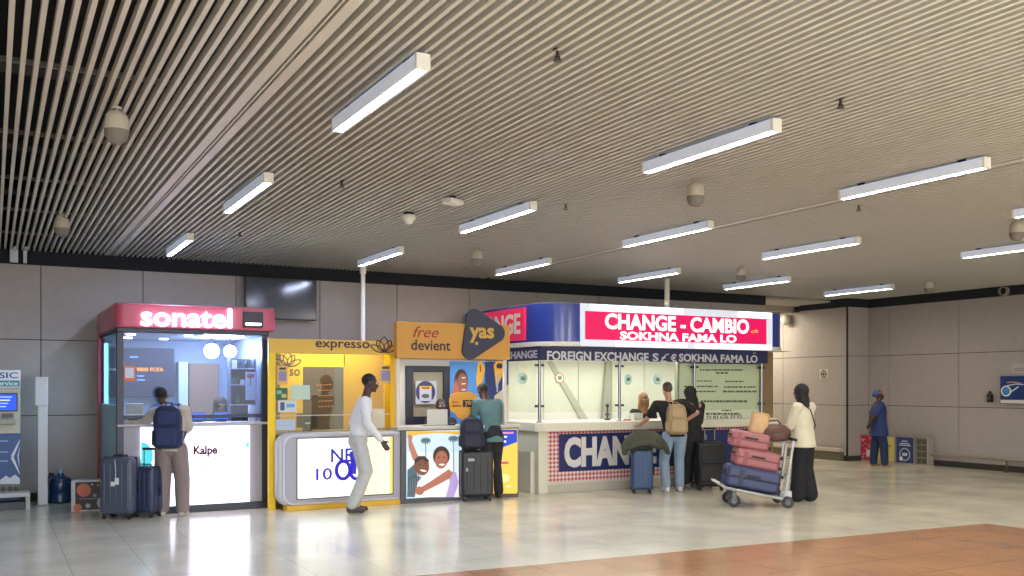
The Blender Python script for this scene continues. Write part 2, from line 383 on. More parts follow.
# ================================================================ things on the walls
t = thing('wall_screen', 'large switched-off black screen on the back wall above the pink kiosk', 'screen', (at(281, 298, Y=14.6).x, 14.6, 2.95))
W2 = (at(317, 300, Y=14.6).x - at(245.5, 300, Y=14.6).x)/2
MB().prism(rrect(-W2, W2, -.32, .32, .01), -.03, .03).build('frame', mat('#15161a', .35), t, bevel=.004)
MB().box(-W2+.02, W2-.02, -.033, -.028, -.295, .3).build('display', mat('#2a3448', .12, spec=.8), t)
MB().box(-.15, .15, .03, .14, -.15, .15).build('mount', dark, t)
t = thing('wall_speaker', 'white round speaker on the lit wall recess behind the booth', 'speaker', (16.12, 16.2, 3.04))
t.location = at(789, 320, X=16.10)
MB().ell((-.11, 0, 0), (.1, .13, .13), 24, 14).build('shell', mat('#cfcabd', .5), t); MB().box(-.06, .0, -.04, .04, -.04, .04).build('mount', dark, t)
p = at(1003, 290, X=16.5)
t = thing('wall_speaker', 'dark round speaker with pale rim on the band over the right wall', 'speaker', (16.58, p.y, p.z-.02))
b = MB(); n = 24
ri = [[(x_, .085*k*cos(2*pi*j/n), .085*k*sin(2*pi*j/n)) for j in range(n)] for x_, k in ((0, 1), (-.1, 1.0), (-.115, .92), (-.1, .84), (0.0, .84))]
b.ring_tube(ri).build('rim', mat('#8d877b', .5), t); MB().ell((-.03, 0, 0), (.06, .07, .07)).build('cone', mat('#131313', .7), t)
def wall_sign(name, label, cat, px0, py0, px1, py1, X, th=.02):
    a, c = at(px0, py0, X=X), at(px1, py1, X=X); zt = at((px0+px1)/2, py0, X=X).z; zb = at((px0+px1)/2, py1, X=X).z
    t = thing(name, label, cat, (X, (a.y+c.y)/2, (zt+zb)/2)); return t, abs(a.y-c.y)/2, (zt-zb)/2
t, hw, hh = wall_sign('no_smoking_sign', 'small square white no smoking sign on the right wall recess', 'sign', 820, 369.5, 828, 378.5, 15.97)
MB().box(-.012, 0, -hw, hw, -hh, hh).build('plate', mat('#d8d3c6', .5), t, bevel=.003)
b = MB(); n = 20
b.ring_tube([[(x_, r_*cos(2*pi*j/n), r_*sin(2*pi*j/n)) for j in range(n)] for x_, r_ in ((-.012, hw*.75), (-.016, hw*.75), (-.016, hw*.55), (-.012, hw*.55))], cap=False)
b.box(-.016, -.012, -hw*.45, hw*.5, -.012, .012).box(-.0165, -.012, -hw*.1, hw*.1, -hh*.45, hh*.45).build('symbol', mat('#3a3836', .6), t)
t, hw, hh = wall_sign('service_sign', 'blue square sign with round emblem and white streaks on the right wall', 'sign', 1002.5, 376, 1040, 404, 16.6)
hw = .26; t.location.y = at(1002.5, 390, X=16.6).y - hw
MB().box(-.07, 0.02, -hw, hw, -hh, hh).build('sign_box', mat('#1d3a78', .35), t, bevel=.006)
MB().box(-.075, -.0705, -hw+.01, hw-.01, -hh+.01, -hh+.075).build('lower_strip', mat('#d9d6d2', .5), t)
txt('LA POSTE', mat('#23355f', .5), -hw+.04, hw-.04, -hh+.018, -hh+.065, -.075, t, bold=.02, face='L')
b = MB(); n = 28; cy_, cz_ = hw-.12, -.02
b.use(mat('#dfe6ee', .4)).ring_tube([[(x_, cy_+r_*cos(2*pi*j/n), cz_+r_*sin(2*pi*j/n)) for j in range(n)] for x_, r_ in ((-.07, .10), (-.078, .10), (-.078, .075), (-.07, .075))], cap=False)
b.use(mat('#2f8fe0', .4)).ell((-.072, cy_, cz_), (.01, .06, .06))
b.use(mat('#dfe6ee', .4)).tube([(-.074, cy_-.09, cz_-.02), (-.074, cy_-.24, cz_+.08)], .012, 6).tube([(-.074, cy_-.02, cz_+.1), (-.074, cy_-.2, cz_+.13), (-.074, cy_-.34, cz_+.12)], .009, 6)
b.use(mat('#d59a55', .4)).tube([(-.074, cy_-.02, cz_+.16), (-.074, cy_-.15, cz_+.165), (-.074, cy_-.3, cz_+.145)], .012, 6)
b.build('emblem', None, t)
t, hw, hh = wall_sign('paper_notice', 'white paper notice taped above the blue sign on the right wall', 'notice', 1012, 363, 1040, 373, 16.62)
hw = .2; t.location.y = at(1012, 368, X=16.62).y - hw
MB().box(-.006, 0, -hw, hw, -hh, hh).build('sheet', mat('#b3b1b4', .7), t); MB().box(-.007, -.0061, -hw*.85, hw*.7, -.008, .004).box(-.007, -.0061, -hw*.85, hw*.85, -hh*.5, -hh*.35).build('print', mat('#77757c', .7), t)
p = at(991, 397, X=16.6)
t = thing('wall_dispenser', 'small black wall unit left of the blue sign', 'dispenser', (16.62, p.y, p.z))
MB().box(-.1, 0, -.04, .04, -.1, .06).build('body', mat('#1b1a19', .4), t, bevel=.015, seg=3); MB().ell((-.05, 0, .08), (.03, .03, .035)).build('cap', mat('#1b1a19', .4), t); MB().box(-.105, -.098, -.02, .02, -.05, 0).build('window', mat('#5d5a54', .4), t)
# bumper rails
rail = mat('#a39c8f', .35, .5)
t = thing('bumper_rail', 'long low metal rail running along the right wall', 'rail', (16.62, 8, 0))
MB().tube([(-.14, 5.0, .235), (-.14, -3, .235)], .03, 12).build('tube', rail, t)
for y_ in (4.7, 2.95, 1.2, -.6, -2.4): MB().box(-.15, 0, y_-.02, y_+.02, .2, .225).box(-.16, -.12, y_-.05, y_+.05, 0, .03).cyl((-.14, y_, 0), (-.14, y_, .21), .014, 8).build('bracket', mat('#4c4741', .6), t)
t = thing('bumper_rail', 'short pale rail at the foot of the recessed wall behind the woman in white', 'rail', (15.97, 15.4, 0))
MB().box(-.16, -.04, -1.12, 2.6, .19, .27).build('tube', mat('#b8b0a2', .4), t, bevel=.02, seg=3)
MB().box(-.1, -.02, -1.1, 2.6, 0.0, .19).build('bracket', mat('#6c6559', .7), t)
# ================================================================ pink kiosk at the left
def L2(px, y): return at(px, 386, Y=y).x
navy = mat('#1a2744', .35); navy2 = mat('#222a3c', .4)
SY = 12.45
k = thing('phone_kiosk', 'open-fronted kiosk with pink canopy, white glowing sonatel letters and lit counter', 'kiosk', (2.26, 13.4, 0))
X0, X1 = 1.335, 3.185
# canopy
b = MB().plan(rrect(X0-.03, X1+.09, SY-.09, 14.6, .12, 5), 2.315, 2.61)
can = b.build('canopy', mat('#c65a74', .35), k, world=True, bevel=.02, seg=3)
MB().box(X0, X1+.06, SY-.04, 14.58, 2.6, 2.625).build('roof_panel', mat('#8b8c96', .7), k, world=True)  # unseen grey top, added to keep pink bounce off the ceiling
MB().box(X0, X1, SY-.05, SY+.04, 2.26, 2.315).box(X0, X0+.08, SY, 14.6, 2.26, 2.315).box(X1-.08, X1, SY, 14.6, 2.26, 2.315).build('beam', navy, k, world=True, bevel=.006)
ptxt('sonatel', glow('#eceaff', 9), 141, 307.5, 231.5, 327, SY-.095, can, bold=.010, ex=.02)
q = at(243, 318, Y=SY-.1); q2 = at(263, 318, Y=SY-.1)
e = MB().box(q.x, q2.x, SY-.115, SY-.09, 2.35, 2.56).build('emblem', mat('#141a30', .3), can, world=True, bevel=.004)
MB().box(q.x+.03, q2.x-.03, SY-.122, SY-.114, 2.385, 2.415).build('emblem_bar', glow('#ffffff', 3), e, world=True) if 0 else MB().box(q.x+.03, q2.x-.03, SY-.122, SY-.114, 2.385, 2.415).build('emblem_bar', glow('#ffffff', 3), can, world=True)
# posts
for a, y0 in ((X0, SY), (X1-.08, SY)):
    MB().box(a, a+.08, y0, y0+.08, 0, 2.28).build('corner_post', navy, k, world=True, bevel=.006)
for a in (X0, X1-.06):
    MB().box(a, a+.06, 14.5, 14.56, 0, 2.28).build('corner_post', mat('#a8324e', .4), k, world=True, bevel=.006)
MB().box(X0-.03, X0, 14.42, 14.52, 0, 2.32).build('side_trim', mat('#b5394f', .4), k, world=True, bevel=.004)
# floor plinth, counter
MB().box(X0, X1, SY-.01, SY+.5, 0, .085).box(X0, X0+.5, SY+.4, 14.55, 0, .06).build('plinth', navy2, k, world=True, bevel=.004)
ct = MB().box(X0+.02, X1-.02, SY+.02, SY+.5, .085, 1.10).build('counter', mat('#9a9aa6', .45), k, world=True, bevel=.006)
MB().box(X0-.0, X1, SY-.03, SY+.55, 1.10, 1.13).build('countertop', mat('#b6b2bd', .4), k, world=True, bevel=.006)
MB().box(X0+.08, X1-.08, SY+.01, SY+.05, 1.19, 1.235).build('rail', navy, k, world=True, bevel=.004)
a1, a2 = at(140.5, 460, Y=SY).x, at(249.5, 460, Y=SY).x
sc = MB().box(a1, a2, SY-.012, SY+.03, .095, 1.085).build('lit_panel', glow('#ece6ff', 2.1), k, world=True, bevel=.004)
art = Art(SY-.014, 1.1)
art.O(141, 454, 12.5, 13.5, '#45c9d8', lit=1.0) if 0 else None
art.P([(141, 442)] + [(141+12*cos(R(t)), 456+14*sin(R(t))) for t in range(-85, 95, 10)] + [(141, 470)], '#3fc2d4', 1.0)
art.P([(249, 441.5), (246.5, 442.5), (245.5, 445), (246.5, 447.5), (249, 448.5)], '#59d3df', 1.0)
for xx, yy, ww in ((190, 460, 36), (190, 467, 30), (192, 473, 22)): art.L([(xx, yy), (xx+ww, yy-1)], 1.2, '#c9b6a2', .8)
art.build('print', None, sc, world=True, smooth=0)
ptxt('Kalpe', mat('#5c0a28', .8), 193.5, 445.5, 217.5, 457, SY-.017, sc, bold=.04, ex=.006)
# left side: teal lower panel, glass above
MB().box(X0+.005, X0+.035, SY+.08, 14.5, .06, 1.36).build('side_panel', mat('#93c4cf', .4), k, world=True, bevel=.004)
MB().box(X1-.03, X1-.005, SY+.08, 14.5, .06, 2.28).build('side_panel', mat('#8d98b8', .5), k, world=True, bevel=.004)
MB().box(X0+.015, X0+.025, SY+.08, 14.5, 1.36, 2.26).build('side_glass', glass('#dcecf2'), k, world=True, bevel=0)
MB().box(X0+.08, X1-.08, SY+.025, SY+.035, 1.235, 2.26).build('front_glass', glass('#e6eefa'), k, world=True, bevel=0)
MB().box(X0+.04, X0+.09, 14.3, 14.36, .1, 2.2).build('light_strip', glow('#9fe4ff', 3.0), k, world=True, bevel=.004)
# inside
MB().box(X0+.03, X1-.03, 14.5, 14.56, .0, 2.28).build('back_panel', mat('#7f8fae', .5, noise=.03), k, world=True, bevel=0)
MB().box(X0, X1, SY, 14.56, 2.262, 2.285).build('ceiling_panel', mat('#a9b2cc', .6), k, world=True, bevel=0)
MB().box(X0+.1, X1-.5, SY+.5, SY+.56, 1.0, 1.10).build('desk_edge', navy2, k, world=True)
dx0, dx1 = L2(189, 14.4), L2(219, 14.4)
MB().box(dx0, dx1, 14.40, 14.5, .02, 1.93).build('curtain', mat('#84695c', .7, noise=.06, scale=30), k, world=True, bevel=.01)
MB().box(dx0-.16, dx0-.03, 14.3, 14.5, .02, 1.95).build('pilaster', mat('#a7b4cf', .5), k, world=True, bevel=.006)
for sx, sy, r_ in ((2.64, 13.35, .1), (2.9, 13.4, .085)):
    lp = MB().ell((sx, sy, 2.08), (r_, r_, r_), 20, 14).build('glare_ball', glow('#eaf4ff', 45), k, world=True)  # glowing ball shaped after the glare of a downlight
    MB().cyl((sx, sy, 2.14), (sx, sy, 2.27), .012, 8).build('stem', navy, lp, world=True)
for sx, sy in ((1.62, 13.8), (2.1, 13.9), (1.55, 12.9), (2.25, 12.85), (2.9, 12.8)):
    MB().lathe([(.055, 0), (.055, -.012), (.04, -.014), (0, -.014)], (sx, sy, 2.262)).build('downlight', glow('#eef4ff', 20), k, world=True)
ld = bpy.data.lights.new('kiosk_lamp', 'AREA'); ld.shape = 'RECTANGLE'; ld.size = 1.5; ld.size_y = 1.4; ld.energy = 34; ld.color = (.72, .84, 1)
lo = bpy.data.objects.new('kiosk_lamp', ld); C.objects.link(lo); lo.location = (2.26, 13.4, 2.24)
# wall display inside, held by the kiosk wall
tx0, tx1 = X0+.09, L2(175, 14.25)
t = thing('menu_screen', 'large dark screen with orange price line inside the pink kiosk', 'screen', ((tx0+tx1)/2, 14.32, 1.8))
hw = (tx1-tx0)/2
MB().box(-hw, hw, -.03, .1, -.36, .34).build('frame', mat('#20283c', .35), t, bevel=.008)
MB().box(-hw+.02, hw-.02, -.034, -.03, -.34, .32).build('display', mat('#1a2340', .6), t)
ptxt('In tout pour', glow('#dfe9ff', .8), 108, 367.5, 134, 371.5, 14.282, t, bold=.01); ptxt('9800 FCFA', glow('#ff9d2e', 1.3), 136.5, 367.5, 163.5, 371.5, 14.282, t, bold=.018)
a = Art(14.282, .35)
for i, (xx, yy, ww) in enumerate(((137, 376, 7), (137, 380, 8), (130, 357, 8))): a.L([(xx, yy), (xx+ww, yy)], 1.2, '#6f98e0')
a.build('small_print', None, t, world=True, smooth=0)
# sticker on the front glass (the code itself left out)
p, q = at(123.5, 366, Y=SY+.02), at(135.5, 381, Y=SY+.02)
t = thing('glass_sticker', 'small orange-edged square sticker on the pink kiosk glass', 'sticker', ((p.x+q.x)/2, SY+.022, (p.z+q.z)/2))
hw, hh = (q.x-p.x)/2, (p.z-q.z)/2
MB().box(-hw, hw, -.002, .002, -hh, hh).build('backing', mat('#e0703c', .5), t); MB().box(-hw*.75, hw*.75, -.004, -.002, -hh*.6, hh*.75).build('field', mat('#c9d6ee', .5), t)
# shelves with goods
sx0, sx1 = L2(231, 12.98), 3.14
sh = thing('goods_shelf', 'narrow grey shelf unit of small goods inside the pink kiosk', 'shelf', ((sx0+sx1)/2, 13.1, 0))
MB().box(sx0, sx0+.015, 13.0, 13.2, 0.1, 1.97).box(sx1-.012, sx1, 13.0, 13.2, .1, 1.97).box(sx0, sx1, 13.2, 13.22, .1, 1.97).build('frame', mat('#4d5a78', .5), sh, world=True)
for z in (1.35, 1.62, 1.84): MB().box(sx0, sx1, 12.98, 13.2, z-.012, z).build('shelf_board', mat('#aeb9d6', .5), sh, world=True, bevel=.002)
its = [('box', 'small white carton on the top kiosk shelf', '#dfe6f5', sx0+.06, 1.84, .035, .11), ('box', 'dark carton on the top kiosk shelf beside a bottle', '#33405c', sx0+.14, 1.84, .03, .09), ('bottle', 'dark bottle on the top kiosk shelf', '#20304a', sx0+.235, 1.84, .028, .13),
       ('box', 'green packet on the middle kiosk shelf', '#4a6a63', sx0+.07, 1.62, .04, .10), ('box', 'white packet on the middle kiosk shelf', '#d8dff0', sx0+.17, 1.62, .03, .07), ('bottle', 'low green pot on the lower kiosk shelf', '#3f5f58', sx0+.1, 1.35, .05, .12)]
for kn, lb, co, x_, z_, h_, H_ in its:
    if kn == 'box': tag(MB().box(-h_, h_, -.03, .03, 0, H_).build('goods_box', mat(co, .5), bevel=.004), lb, 'box', 'goods on the kiosk shelves').location = (x_, 13.08, z_+.001)
    else:
        tag(MB().lathe([(h_*.9, 0), (h_, .01), (h_, H_*.6), (h_*.4, H_*.8), (h_*.35, H_)]).build('bottle', mat(co, .3)), lb, 'bottle', 'goods on the kiosk shelves').location = (x_, 13.08, z_+.001)
a = Art(12.96, 0)
t = thing('flower_poster', 'small white card with red blossom hung at the kiosk shelf', 'card', at(250.5, 385, Y=12.96)); 
a.B(245.5, 372, 256, 400, '#aab6d8'); a.O(250.5, 376, 4, 2.2, '#a33b55'); a.O(248.5, 374.6, 1.6, 1.2, '#c2526a'); a.O(253, 375, 1.6, 1.2, '#8a2e46'); a.L([(250.5, 378), (250.5, 386)], .8, '#4c7a62')
bk = MB().box(at(245.5, 386, Y=12.96).x, at(256, 386, Y=12.96).x, 12.9605, 12.97, at(250, 400, Y=12.96).z, at(250, 372, Y=12.96).z).build('card', mat('#aab6d8', .6), t, world=True)
a.build('print', None, t, world=True, smooth=0)
# things on the counter inside
t = thing('cash_machine', 'beige counting machine on the left of the kiosk counter', 'machine', (1.55, 12.75, 1.131))
MB().box(-.1, .16, -.12, .12, 0, .12).build('body', mat('#b6ab93', .5), t, bevel=.015, seg=3); MB().box(-.07, .13, -.05, .1, .12, .25).build('hopper', mat('#9f957f', .5), t, bevel=.012, seg=3); MB().box(-.06, .05, -.125, -.119, .04, .09).build('keypad', mat('#4c4a48', .6), t)
for i, (x_, lb) in enumerate(((2.36, 'small blue-lit monitor on the kiosk counter left of the clerk'), (2.66, 'small blue-lit terminal on the kiosk counter before the clerk'))):
    t = thing('desk_terminal', lb, 'terminal', (x_, 12.83, 1.13)); MB().box(-.06, .06, -.02, .03, 0, .012).box(-.01, .01, -.005, .01, .01, .03).build('stand', navy2, t)
    MB().box(-.1, .1, -.012, .012, .02, .13).build('casing', navy2, t, bevel=.006); MB().box(-.09, .09, -.0135, -.012, .03, .12).build('display', glow('#2f62d8', .9), t)
for i, (px_, z_, lb, r_) in enumerate(((252.5, 1.13, 'lower white roll at the right end of the kiosk counter', .055), (252.5, 1.24, 'upper white roll stacked at the right end of the kiosk counter', .055))):
    o = tag(MB().lathe([(r_, 0), (r_+.004, .01), (r_+.004, .09), (r_, .105), (.02, .105), (.018, .08)]).build('paper_roll', mat('#c3cbe0', .6)), lb, 'roll', 'white rolls on the kiosk counter'); o.location = (at(px_, 410, Y=12.75).x, 12.75, z_)

# ================================================================ yellow stall
EY = 12.2
yel = mat('#f2ca1c', .5); yel2 = mat('#f0bd1a', .45); tan_y = mat('#dab048', .5)
e = thing('phone_stall', 'yellow glazed stall with expresso header and lotus emblems', 'kiosk', (4.05, 12.9, 0))
a0, a1 = at(268.7, 386, Y=EY).x, at(400, 386, Y=EY).x
hd = MB().box(a0, a1, EY, EY+.06, 2.03, 2.215).build('header', tan_y, e, world=True, bevel=.004)
for c0, c1, m_ in ((a0, a0+.09, yel), (a1-.14, a1, yel2)): MB().box(c0, c1, EY, EY+.06, 0.0, 2.03).build('upright', m_, e, world=True, bevel=.004)
for c0 in (3.20, a1-.05): MB().box(c0, c0+.05, 13.7, 13.75, 0, 2.2).build('upright', yel, e, world=True, bevel=.004)
MB().box(3.20, a1-.02, 13.75, 13.8, 0, 2.2).build('back_panel', mat('#d8a624', .6), e, world=True)
MB().box(3.20, 3.23, EY+.06, 13.75, 0, 2.1).build('side_panel', yel, e, world=True)
MB().box(a1-.03, a1-.005, EY+.06, 13.75, 0, 2.1).build('side_panel', yel, e, world=True)
MB().box(3.20, a1, EY+.061, 13.8, 2.19, 2.215).build('roof_panel', mat('#d8cfae', .6), e, world=True)
# inner yellow screen with doorway, seen through the glass
IY = 12.75
def ib(name, m, x0_, y0_, x1_, y1_, th=.03):
    p, q = at(x0_, (y0_+y1_)/2, Y=IY), at(x1_, (y0_+y1_)/2, Y=IY)
    return MB().box(p.x, q.x, IY, IY+th, at((x0_+x1_)/2, y1_, Y=IY).z, at((x0_+x1_)/2, y0_, Y=IY).z).build(name, m, e, world=True, bevel=.003)
ib('inner_panel', mat('#f5d01c', .5), 280, 354, 303, 432); ib('inner_panel', mat('#fad914', .5), 303, 354, 345, 367)
ib('doorway_panel', mat('#5c4e4c', .6, noise=.04), 303, 367.2, 334, 432, .02); ib('door_frame', mat('#5c6074', .5), 334.2, 367.2, 343, 432, .03)
ib('inner_panel', mat('#d6b22a', .6, noise=.05, scale=60), 343.5, 354, 391, 432, .02)
MB().box(a0+.09, a1-.14, EY+.025, EY+.033, 1.0, 2.03).build('front_glass', glass('#f3efd9'), e, world=True, bevel=0)
MB().box(a0+.09, a1-.14, EY+.02, EY+.04, 1.205, 1.22).build('glass_rail', mat('#b9b3a4', .4), e, world=True)
MB().box(3.2, a1, EY+.065, EY+.5, .96, 1.0).build('desk', mat('#a8a49b', .5), e, world=True)
ptxt('expresso', mat('#33233f', .5), 315.5, 341.5, 369.5, 350.8, EY-.004, hd, bold=.014)
def lotus(px, py, s, Y, parent, col='#33233f'):
    b = MB()
    def petal(rot, l, w):
        o = []
        for i in range(13):
            t = i/12; o.append((w*sin(pi*t)**.8*1.0, l*t))
        o2 = [(-x_, z_) for x_, z_ in reversed(o[1:-1])]
        pts = o + o2; c_, s_ = cos(R(rot)), sin(R(rot)); p0 = at(px, py, Y=Y)
        ring = [(p0.x + (x_*c_ - z_*s_)*s, Y-.006, p0.z + (x_*s_ + z_*c_)*s) for x_, z_ in pts]
        b.tube(ring + [ring[0]], .0085*max(.7, s*5), 5)
    petal(0, 1.1, .33); petal(32, 1.0, .24); petal(-32, 1.0, .24); petal(66, 1.15, .2); petal(-66, 1.15, .2)
    return b.build('lotus_emblem', mat(col, .5), parent, world=True)
lotus(384, 352, .19, EY, hd); 
ip = ib('inner_header', mat('#f5d01c', .5), 276.5, 350, 300, 353.8, .03)
lotus(287.5, 366, .18, IY, ip, '#4a3830'); ptxt('so', mat('#4f3f33', .5), 289.5, 369, 300, 376, IY-.003, ip, bold=.014)
for nm_, lx, ly, lz, en in (('stall_fill', 4.1, 12.5, 2.17, 8), ('stall_fill', 5.7, 12.35, 1.95, 9)):  # area lights added to brighten the insides of the yellow and tan stalls
    l_ = bpy.data.lights.new(nm_, 'AREA'); l_.shape = 'RECTANGLE'; l_.size = 1.3; l_.size_y = .12; l_.energy = en; l_.color = (1, 1, 1)
    o_ = bpy.data.objects.new(nm_, l_); C.objects.link(o_); o_.location = (lx, ly, lz)
# papers and stickers on the glass
def paper(name, label, cat, x0_, y0_, x1_, y1_, col, Y=EY+.02, extra=None, grp=None, rot=0):
    p, q = at(x0_, (y0_+y1_)/2, Y=Y), at(x1_, (y0_+y1_)/2, Y=Y); zt, zb = at((x0_+x1_)/2, y0_, Y=Y).z, at((x0_+x1_)/2, y1_, Y=Y).z
    t = thing(name, label, cat, ((p.x+q.x)/2, Y, (zt+zb)/2), 0, grp); hw, hh = (q.x-p.x)/2, (zt-zb)/2
    MB().box(-hw, hw, -.003, 0, -hh, hh).build('sheet', mat(col, .6), t)
    if extra:
        b = MB()
        for (u0, v0, u1, v1, c_) in extra: b.use(mat(c_, .6)).box(-hw+2*hw*u0, -hw+2*hw*u1, -.0045, -.003, hh-2*hh*v1, hh-2*hh*v0)
        b.build('print', None, t, smooth=0)
    return t
lines = lambda n, c='#7b7f86', a=.12, z=.88: [(a, .15+.75*i/n, z, .15+.75*i/n+.04, c) for i in range(n)]
paper('code_sticker', 'tan sticker with purple field on the left of the yellow stall glass', 'sticker', 277, 366, 288, 384.5, '#d9b264', extra=[(.14, .28, .86, .82, '#8f86a8'), (.2, .08, .8, .2, '#4b3c33')], grp='stickers on the yellow stall glass')
paper('code_sticker', 'tan sticker with purple field on the right of the yellow stall glass', 'sticker', 379.5, 365, 391.5, 384.5, '#d9b264', extra=[(.14, .28, .86, .82, '#8f86a8'), (.2, .08, .8, .2, '#4b3c33')], grp='stickers on the yellow stall glass')
paper('leaflet', 'dark green leaflet on the yellow stall glass below the left sticker', 'leaflet', 275.5, 388, 287.5, 400, '#2f6350', extra=[(.1, .2, .5, .5, '#7fb08e'), (.5, .5, .9, .8, '#d0b35a')])
paper('notice', 'pale green blank notice on the yellow stall glass', 'notice', 290.5, 385, 310, 399.5, '#b7d1c0')
paper('leaflet', 'white leaflet with blue phone shapes on the yellow stall glass', 'leaflet', 278, 400.5, 296.5, 412, '#c6d3dc', extra=[(.12, .15, .35, .85, '#46547c'), (.45, .3, .9, .6, '#5fa6cf')])
paper('notice', 'pale blue paper low on the yellow stall glass', 'notice', 276, 419.5, 295, 430, '#b9c9dc', extra=lines(2, '#93a3c0'))
paper('notice', 'white paper on the yellow stall glass behind the walking man', 'notice', 372, 408.5, 384.5, 428, '#cfc9ae')
# round price stickers on the doorway
for i in range(5):
    a = Art(EY+.018, 0); yy = 385 + i*5.4; t = thing('price_strip', 'orange line of lettering on the glass, %s of five' % ('topmost', 'second from top', 'middle', 'fourth from top', 'lowest')[i], 'lettering', at(324, yy, Y=EY+.018), 0, 'orange lettering lines on the glass')
    for j in range(5): a.L([(317+j*3+i*.4, yy-.1*j), (319.1+j*3+i*.4, yy-.1*j)], .9, '#d88a4c')
    a.build('print', None, t, world=True, smooth=0)
t = thing('desk_monitor', 'dark monitor standing on the yellow stall desk', 'monitor', (at(307, 425, Y=12.45).x, 12.45, 1.0))
MB().box(-.14, .14, -.015, .02, .045, .235).build('casing', mat('#1e2436', .35), t, bevel=.006); MB().box(-.06, .06, -.04, .05, 0, .012).box(-.015, .015, 0, .02, .01, .06).build('stand', mat('#1e2436', .35), t); MB().box(-.03, .04, -.018, -.015, .09, .11).build('badge', mat('#c4ccd8', .4), t)
# phone shaped counter
pc = thing('phone_counter', 'grey rounded counter shaped like a phone with lit white display', 'counter', (4.15, 12.2, 0))
PY = 12.0
u0, u1 = at(280, 470, Y=PY).x, at(411, 460, Y=PY).x
grey = mat('#b9bac4', .35, .1); grey2 = mat('#a6a6b2', .4)
MB().prism(rrect(u0-.03, u1, .055, .995, .16, 8), PY+.02, PY+.185).build('shell', grey, pc, world=True, bevel=.035, seg=3)
MB().prism(rrect(u0+.03, u1-.01, .06, .985, .15, 8), PY-.005, PY+.03).build('bezel_rim', mat('#c6c7d0', .3), pc, world=True, bevel=.012, seg=3)
MB().prism(rrect(u0+.065, u1-.045, .095, .95, .13, 8), PY-.014, PY).build('face_plate', grey2, pc, world=True, bevel=.003)
d0, d1 = at(297.5, 465, Y=PY-.01).x, at(392.3, 462, Y=PY-.01).x
MB().box(d0-.015, d1+.015, PY-.02, PY-.008, .135, .93).build('screen_edge', mat('#3c3a3a', .4), pc, world=True)
xr = at(352, 462, Y=PY).x
b = MB().use(glow('#fffdf2', 1.15)).box(d0, xr+.05, PY-.024, PY-.01, .15, .918).use(glow('#f5ecc0', .95)).box(xr+.05, d1-.04, PY-.024, PY-.01, .15, .918).use(glow('#eecf6a', .8)).box(d1-.04, d1, PY-.024, PY-.01, .15, .918)
ds = b.build('display', None, pc, world=True, smooth=0)
vio = glow('#2a1fc8', .55)
ptxt('NE', vio, 331, 448.5, 353, 462, PY-.026, ds, bold=.014); ptxt('10', vio, 316, 468, 332, 480, PY-.026, ds, bold=.012)
for cx_, cy_, rx_, ry_ in ((343, 470, 6.2, 8.2), (356.5, 470, 6.2, 8.2)):
    p = at(cx_, cy_, Y=PY-.026); s_ = p.y/1000; rx, rz = rx_*.0148, ry_*.0142
    MB().tube([(p.x+rx*cos(R(t)), PY-.026, p.z+rz*sin(R(t))) for t in range(0, 365, 15)], .026, 6).build('lettering', vio, ds, world=True)
a = Art(PY-.027, .55); a.O(353.5, 455, 4.5, 4.5, '#2a1fc8'); a.P([(350, 458), (357, 458), (356, 474), (352, 474)], '#2a1fc8'); a.build('figure_print', None, ds, world=True, smooth=0)
MB().box(u0+.08, u1-.02, PY-.03, PY+.18, 0, .062).build('plinth', mat('#e0b022', .45), pc, world=True, bevel=.006)

# ================================================================ orange-tan stall with rounded triangle emblem
YY = 11.95
s = thing('telecom_stall', 'open stall with tan header reading free devient yas', 'kiosk', (5.7, 12.6, 0))
h0, h1 = at(397, 340, Y=YY).x, at(510, 340, Y=YY).x
hd = MB().box(h0, h1, YY, YY+.12, 1.975, 2.475).build('header', mat('#c8923f', .5), s, world=True, bevel=.006)
ptxt('free', mat('#8c2018', .5), 413, 326.5, 438.5, 337.5, YY-.002, hd, shear=.35, bold=.0)
ptxt('devient', mat('#222238', .5), 411, 340, 450.5, 350.5, YY-.002, hd, bold=.014)
p = [at(*q_, Y=YY) for q_ in ((473, 315), (499, 331), (470, 352))]
# rounded triangle
def rtri(pts, r, n=8):
    cx_ = sum(p_[0] for p_ in pts)/3; cz_ = sum(p_[1] for p_ in pts)/3; ins = []
    for p_ in pts:
        d = math.hypot(p_[0]-cx_, p_[1]-cz_); ins.append((p_[0]+(cx_-p_[0])/d*r, p_[1]+(cz_-p_[1])/d*r))
    o = []
    m_ = len(pts)
    for i in range(m_):
        a_, b_, c_ = ins[i-1], ins[i], ins[(i+1) % m_]
        t1 = math.atan2(-(b_[0]-a_[0]), (b_[1]-a_[1])); t2 = math.atan2(-(c_[0]-b_[0]), (c_[1]-b_[1]))
        t1 += pi; t2 += pi     # outward normals for clockwise order
        while t2 > t1: t2 -= 2*pi
        for j in range(n+1):
            t = t1 + (t2-t1)*j/n; o.append((b_[0]+r*cos(t)*1, b_[1]+r*sin(t)))
    return o
tri = [(at(x_, y_, Y=YY).x, at(x_, y_, Y=YY).z) for x_, y_ in ((471, 309.5), (504, 333), (465, 358))]
em = MB().prism(rtri(tri, .13), YY-.035, YY-.001).build('triangle_emblem', mat('#202440', .4), s, world=True, bevel=.006)
ptxt('yas', mat('#c9a24a', .5), 469.5, 327.5, 494, 343, YY-.037, em, bold=.03)
MB().ell((at(475.5, 343, Y=YY).x, YY-.036, at(475.5, 343.5, Y=YY).z), (.025, .006, .025)).build('dot', mat('#c9a24a', .5), em, world=True)
